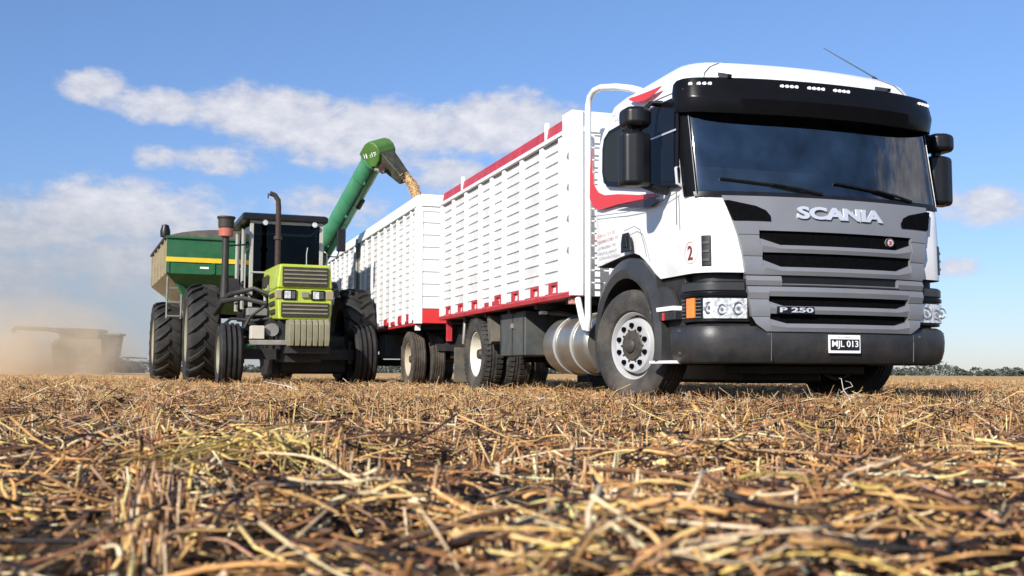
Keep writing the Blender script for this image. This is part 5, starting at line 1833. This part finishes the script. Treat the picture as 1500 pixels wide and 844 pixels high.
def build_cart():
    A = R(22.5)
    loc = Vector((-6.02, 23.5, 0))
    T = empty('grain_cart', loc, A, 'green grain cart with a yellow stripe behind the tractor, its auger raised over the trailer', 'grain cart')
    W, L = 1.48, 4.2
    # hopper: straight upper sides, tapering below
    lv = [(.45, 1.15, 1.2, 2.9), (W, 2.35, 0, L), (W, 3.10, 0, L)]
    f = MB()
    f.hexa([(-.62, 1.0, 1.55), (.62, 1.0, 1.55), (.62, 1.03, 1.55), (-.62, 1.03, 1.55), (-W, 0, 2.35), (W, 0, 2.35), (W, .03, 2.35), (-W, .03, 2.35)])
    f.box(-W, W, 0, .03, 2.35, 3.10)
    fo = f.build('front_panel', M['green'], T)
    MB().box(-W - .01, W + .01, -.025, .0, 2.60, 2.70).build('yellow_stripe', M['yellow'], fo)
    for x in (-W + .03, -.5, .5, W - .03):
        MB().box(x - .03, x + .03, -.022, -.001, 2.36, 2.598).build('panel_rib', M['green'], fo)
    for x, z, w, h in ((-.78, 2.47, .18, .04), (.2, 2.42, .2, .05)):
        MB().box(x, x + w, -.010, -.002, z, z + h).build('decal', M['led'], fo)
    MB().box(-W - .02, W + .02, -.04, .05, 3.101, 3.15).build('front_rim', M['green'], fo, bevel=.008)
    for sg in (-1, 1):
        s = MB()
        s.box(min(sg * (W - .03), sg * W), max(sg * (W - .03), sg * W), .031, L, 2.35, 3.10)
        s.hexa([(sg * .62, 1.03, 1.55), (sg * .62, 3.0, 1.55), (sg * .59, 3.0, 1.55), (sg * .59, 1.03, 1.55), (sg * W, .031, 2.35), (sg * W, L, 2.35), (sg * (W - .03), L, 2.35), (sg * (W - .03), .031, 2.35)])
        so = s.build('side_panel', M['beige'] if sg < 0 else M['green'], T)
        for k in range(5):
            y = .3 + k * .9
            MB().box(min(sg * W, sg * (W + .035)), max(sg * W, sg * (W + .035)), y - .04, y + .04, 2.36, 3.1).build('panel_rib', M['beige'] if sg < 0 else M['green'], so)
        MB().box(min(sg * (W - .04), sg * (W + .05)), max(sg * (W - .04), sg * (W + .05)), .05, L, 3.101, 3.15).build('side_rim', M['chassis'], so)
    b = MB(); b.hexa([(-.62, 3.0, 1.55), (.62, 3.0, 1.55), (.62, 3.03, 1.55), (-.62, 3.03, 1.55), (-W, L, 2.35), (W, L, 2.35), (W, L + .03, 2.35), (-W, L + .03, 2.35)])
    b.box(-W, W, L, L + .03, 2.35, 3.10); b.build('rear_panel', M['green'], T)
    # tarp arched over the load
    tp = MB(); rings = []
    for k in range(9):
        y = -.01 + (L + .03) * k / 8
        rings.append([(-W + 2 * W * i / 10, y, 3.152 + .20 * math.sin(PI * i / 10) ** .8 + .01 * math.sin(3 * k + i)) for i in range(11)] + [(W, y, 3.151), (-W, y, 3.151)])
    tp.loft(rings); tp.build('tarp', M['tarp'], T, ang=50)
    bl = MB(); bl.lathe([(0, .10), (.12, .11), (.26, .07), (.28, .0001)], (-W - .02, .25, 3.15), 14, 'Z'); bl.build('corner_lamp', M['black'], T)
    # frame
    fr = MB()
    for sg in (-1, 1):
        fr.bar((sg * .55, .2, .95), (sg * .55, 3.4, .95), .12, .2)
        fr.bar((sg * .55, .2, .95), (0, -1.9, .62), .12, .16)
        fr.bar((sg * 1.3, .25, 2.38), (sg * .6, .5, 1.05), .09, .12)
        fr.bar((sg * 1.3, 3.6, 2.38), (sg * .6, 3.2, 1.05), .09, .12)
    fr.box(-1.0, 1.0, 1.85, 2.15, .8, .98); fr.rod((-1.3, 2.0, .92), (1.3, 2.0, .92), .10)
    fr.build('frame', M['green'], T)
    # ladder at the left front
    ld = MB()
    for x in (-1.42, -1.12):
        ld.rod((x, .35, 1.4), (x, .32, 2.38), .02, 6)
    for z in (1.45, 1.75, 2.05):
        ld.rod((-1.42, .34, z), (-1.12, .34, z), .018, 6)
    ld.build('ladder', M['aggrey'], T)
    for sg in (-1, 1):
        Mt = Matrix.Rotation(0 if sg < 0 else PI, 4, 'Z')
        r = MB(); r.lathe([(-.24, .53), (-.27, .52), (-.24, .48), (-.08, .45), (-.05, .25), (-.14, .20), (-.16, .0001)], (0, 0, 0), 36)
        o = r.build('wheel', M['beige'], T); o.matrix_local = Matrix.Translation((sg * 1.28, 2.0, .93)) @ Mt
        ag_tyre(.90, .62, .52, .05, 20).build('tyre', M['agtyre'], o)
    # auger (points in world space, brought into the cart's own frame)
    W2L = Matrix.Rotation(-A, 4, 'Z') @ Matrix.Translation(-loc)
    q = lambda p: tuple(W2L @ Vector(p))
    base, head = AUG_BASE, AUG_HEAD
    b_, h_ = Vector(base), Vector(head)
    d = (h_ - b_).normalized()
    tu = MB(); tu.tube([q(b_ - d * .6), q(b_), q(b_ + (h_ - b_) * .5), q(h_ - d * .05)], .215, 28)
    au = tu.build('auger_tube', M['augreen'], T)
    lo = MB(); lo.tube([q(b_ - d * .55), q((b_.x - .5, b_.y + .4, 2.0)), q((b_.x - 1.0, b_.y + .7, 1.3))], [.25, .25, .22], 20); lo.build('lower_auger', M['augreen'], T)
    for t in (.93,):
        p = b_ + (h_ - b_) * t
        fl = MB(); fl.tube([q(p - d * .025), q(p + d * .025)], .25, 28); fl.build('tube_flange', M['augreen'], au)
    for t in (.22, .42, .60, .78):
        p = b_ + (h_ - b_) * t
        wl = MB(); wl.tube([q(p - d * .006), q(p + d * .006)], .2185, 28); wl.build('weld_seam', M['green'], au)
    n0 = d.cross(Vector((1, .2, 0))).normalized()
    if n0.y > 0:
        n0 = -n0
    hl = MB(); hl.tube([q(b_ + (h_ - b_) * t + n0 * (.232 + .012 * math.sin(9 * t))) for t in (.05, .2, .35, .5, .65, .8, .92)], .014, 6); hl.build('hydraulic_hose', M['black'], au)
    for t in (.2, .5, .8):
        p = b_ + (h_ - b_) * t + n0 * .222
        hc = MB(); hc.tube([q(p - d * .03), q(p + d * .03)], .03, 8); hc.build('hose_clamp', M['augreen'], au)
    lg = MB(); p = b_ + (h_ - b_) * .55 + Vector((.2, -.1, -.12)); lg.tube([q(p), q(p + d * .25)], .05, 8); lg.build('tube_lug', M['spout'], au)
    # head hood: a flat sided rounded box in the plane of the auger and the spout
    sp = Vector(SPOUT_TIP)
    e = (sp - h_); e = (e - d * e.dot(d)).normalized()
    nrm = d.cross(e).normalized()
    hb = MB()
    fn = lambda a, c_, t: q(h_ + d * a + e * c_ + nrm * t)
    prof = [(-.24, -.22), (.05, -.22), (.19, -.17), (.27, -.06), (.29, .06), (.24, .18), (.10, .25), (-.08, .26), (-.18, .18)]
    hb.prism(prof, fn, -.22, .22)
    ho = hb.build('auger_head', M['olive'], T, bevel=.03)
    lab = MB()
    side = -1 if nrm.y > 0 else 1
    s0 = .222 * side
    rr = random.Random(4)
    scribble(lab, lambda a, c_, t: fn(.0 + c_ * .56 + a * .83, .02 + a * .56 - c_ * .83, s0 + .004 * side), .36, .085, 0, rr)
    lab.build('head_lettering', M['led'], ho)
    # spout
    st = MB()
    o0 = h_ + e * .12 + d * .06
    t_ = (sp - o0); tl = t_.length; t_.normalize()
    up = nrm.cross(t_).normalized()
    rings = []
    for (f_, hw, hh, oo) in ((0, .17, .165, 0), (.45, .15, .135, 0), (.8, .125, .108, -.02), (1.0, .115, .09, -.04)):
        c0 = o0 + t_ * tl * f_
        rings.append([q(c0 + nrm * a * hw + up * b2 * hh) for a, b2 in ((-1, -1), (1, -1), (1, 1), (-1, 1))])
    st.loft(rings); sto = st.build('spout', M['spout'], T, bevel=.02)
    cy = MB(); cy.tube([q(h_ + d * -.1 + e * .3 + nrm * .24 * side), q(o0 + t_ * tl * .55 + nrm * .26 * side)], .035, 8); cy.build('spout_cylinder', M['aggrey'], sto)
    mb_ = MB(); c0 = o0 + t_ * tl * .45 + nrm * .24 * side; mb_.tube([q(c0), q(c0 + nrm * .05 * side)], .09, 14); mb_.build('spout_pivot', M['rust'], sto)
    return T


AUG_BASE = (-4.20, 23.20, 2.70)
AUG_HEAD = (-2.62, 20.70, 4.52)
SPOUT_TIP = (-2.05, 20.45, 3.93)
build_cart()


def build_grain():
    b = MB()
    p0 = Vector(SPOUT_TIP) + Vector((0, 0, .05))
    path, rad = [], []
    for k in range(16):
        t = k / 15
        path.append(tuple(p0 + Vector((.42 * t + .0, -.05 * t, -.10 * t - 1.15 * t * t))))
        rad.append(.075 + .035 * t + rnd.uniform(-.003, .003))
    b.tube(path, rad, 16)
    for k in range(1500):
        t = rnd.random()
        c = p0 + Vector((.42 * t, -.05 * t, -.10 * t - 1.15 * t * t))
        a = rnd.uniform(0, 2 * PI); r = .07 + .04 * t + abs(rnd.gauss(0, .022))
        c = c + Vector((math.cos(a) * r, rnd.uniform(-.16, .16), math.sin(a) * r * .8)); s = rnd.uniform(.003, .006)
        b.hexa([(c.x + i * s, c.y + j * s, c.z + k2 * s) for k2 in (-1, 1) for i, j in ((-1, -1), (1, -1), (1, 1), (-1, 1))])
    o = b.build('pouring_grain', M['stream'], None, ang=80)
    tag(o, 'golden stream of soybeans pouring from the auger spout into the trailer', 'grain', kind='stuff')
    g = MB(); P = []
    N = 16
    for j in range(N + 1):
        for i in range(9):
            x = -1.12 + 2.24 * i / 8; y = .12 + 10.0 * j / N
            z = 2.35 + .45 * math.exp(-((y - 2.5) / 1.4) ** 2 - (x / .9) ** 2) + .05 * math.sin(3 * x + 2 * y)
            v = TRUCK_LOC + BAK * 9.67 + LAT * x + BAK * y
            P.append((v.x, v.y, z))
    k = g.pts(P)
    for j in range(N):
        for i in range(8):
            a = k + j * 9 + i
            g.face(a, a + 1, a + 10, a + 9)
    tag(g.build('grain_heap', M['grain'], None), 'golden soybeans heaped inside the white trailer under the auger', 'grain', kind='stuff')


build_grain()

# ------------------------------------------------------------------ combine harvester far off in its dust


def build_combine():
    T = empty('combine_harvester', (-35.6, 90, 0), R(8), 'distant combine harvester half hidden in tan dust at the left horizon', 'combine')
    b = MB()
    b.loft([[(-2.1, -1.3, .8), (1.7, -1.3, .8), (1.7, 1.3, .8), (-2.1, 1.3, .8)], [(-2.3, -1.4, 2.4), (1.7, -1.4, 2.4), (1.7, 1.4, 2.4), (-2.3, 1.4, 2.4)], [(-2.0, -1.3, 2.9), (1.6, -1.3, 2.9), (1.6, 1.3, 2.9), (-2.0, 1.3, 2.9)]])
    bo = b.build('body', M['combine'], T, bevel=.06)
    for x in (-1.2, .1):
        MB().box(x, x + 1.0, -1.43, -1.41, 1.3, 2.2).build('side_door', M['combinedk'], bo)
    b = MB(); b.loft([[(-1.6, -1.3, 2.91), (1.3, -1.3, 2.91), (1.3, 1.3, 2.91), (-1.6, 1.3, 2.91)], [(-2.0, -1.6, 3.8), (1.5, -1.6, 3.7), (1.5, 1.6, 3.7), (-2.0, 1.6, 3.8)]]); b.build('grain_tank', M['combine'], T)
    c = MB(); c.loft([[(1.72, -1.0, 1.5), (2.7, -1.0, 1.5), (2.7, 1.0, 1.5), (1.72, 1.0, 1.5)], [(1.72, -1.0, 3.2), (2.9, -1.0, 3.2), (2.9, 1.0, 3.2), (1.72, 1.0, 3.2)]]); co = c.build('cab', M['combinedk'], T, bevel=.05)
    MB().box(1.65, 3.05, -1.1, 1.1, 3.21, 3.38).build('cab_roof', M['combine'], co, bevel=.03)
    b = MB(); b.bar((2.2, 0, 1.4), (3.4, 0, .7), 1.1, .6, (0, 0, 1)); b.build('feeder_house', M['combinedk'], T)
    h = MB(); h.loft([[(3.2, -3.6, .15), (4.3, -3.6, .12), (4.2, -3.6, .45), (3.5, -3.6, 1.1), (3.2, -3.6, 1.1)], [(3.2, 3.6, .15), (4.3, 3.6, .12), (4.2, 3.6, .45), (3.5, 3.6, 1.1), (3.2, 3.6, 1.1)]]); ho = h.build('header', M['combinedk'], T)
    for k in range(6):
        a = PI * k / 3
        MB().bar((4.1 + .5 * math.cos(a), -3.5, .95 + .5 * math.sin(a)), (4.1 + .5 * math.cos(a), 3.5, .95 + .5 * math.sin(a)), .05, .08).build('reel_bat', M['combinedk'], ho)
    a = MB(); a.tube([(-.4, -1.5, 3.3), (-2.5, -1.6, 3.65), (-5.0, -1.6, 3.72), (-5.25, -1.6, 3.45)], [.2, .18, .18, .22], 12); a.build('unloading_auger', M['combinedk'], T)
    for sg in (-1, 1):
        for y, x, r, w in ((sg * 1.35, 1.3, .85, .6), (sg * 1.3, -1.5, .55, .45)):
            wb = MB(); wb.lathe([(-w / 2, .0001), (-w / 2, r * .5), (-w / 2, r * .92), (-w * .4, r), (w * .4, r), (w / 2, r * .92), (w / 2, .0001)], (x, y, r), 24, 'Y')
            wb.build('wheel', M['agtyre'], T)
    mr = MB(); mr.box(2.95, 3.15, -1.75, -1.65, 2.5, 3.0); mr.bar((2.7, -1.0, 2.9), (3.05, -1.7, 2.9), .04, .04); mr.build('mirror', M['combinedk'], T)
    # dust blown out behind and around it: a real volume
    def dust(c, r, dens, seed, name='dust_cloud', label=''):
        bm = bmesh.new(); bmesh.ops.create_icosphere(bm, subdivisions=3, radius=1.0)
        me = bpy.data.meshes.new(name); bm.to_mesh(me); bm.free()
        o = bpy.data.objects.new(name, me); COL.objects.link(o)
        o.location = c; o.scale = r
        m = bpy.data.materials.new('dust_air'); m.use_nodes = True
        t = m.node_tree; t.nodes.clear(); g = NT(t)
        out = g.n('ShaderNodeOutputMaterial')
        pv = g.n('ShaderNodeVolumePrincipled'); pv.inputs['Color'].default_value = (.90, .80, .65, 1); pv.inputs['Anisotropy'].default_value = .2
        tc = g.n('ShaderNodeTexCoord')
        ln = g.n('ShaderNodeVectorMath', operation='LENGTH'); g.l(tc.outputs['Object'], ln.inputs[0])
        fo = g.m('SUBTRACT', 1.0, ln.outputs['Value'], clamp=True)
        n = g.n('ShaderNodeTexNoise'); n.inputs['Scale'].default_value = 2.2; n.inputs['Detail'].default_value = 5
        mp = g.n('ShaderNodeMapping'); mp.inputs['Location'].default_value = (seed, 0, 0); mp.inputs['Scale'].default_value = (1.5, .8, 1)
        g.l(tc.outputs['Object'], mp.inputs[0]); g.l(mp.outputs[0], n.inputs['Vector'])
        dn = g.ramp(n.outputs[0], [(.30, .1), (.7, 1.0)])
        g.l(g.m('MULTIPLY', g.m('MULTIPLY', g.m('POWER', fo, .8), dn), dens), pv.inputs['Density'])
        g.l(pv.outputs[0], out.inputs['Volume'])
        me.materials.append(m)
        tag(o, label, 'dust', kind='stuff')
    dust((-38.5, 86.0, .4), (10.5, 5.0, 6.4), .80, 3.0, label='tan dust rising behind the distant combine harvester')
    dust((-46.0, 88.5, .3), (14, 6.0, 3.2), .5, 8.0, label='low pale dust trailing away to the left over the field')


S.cycles.volume_bounces = 4
build_combine()
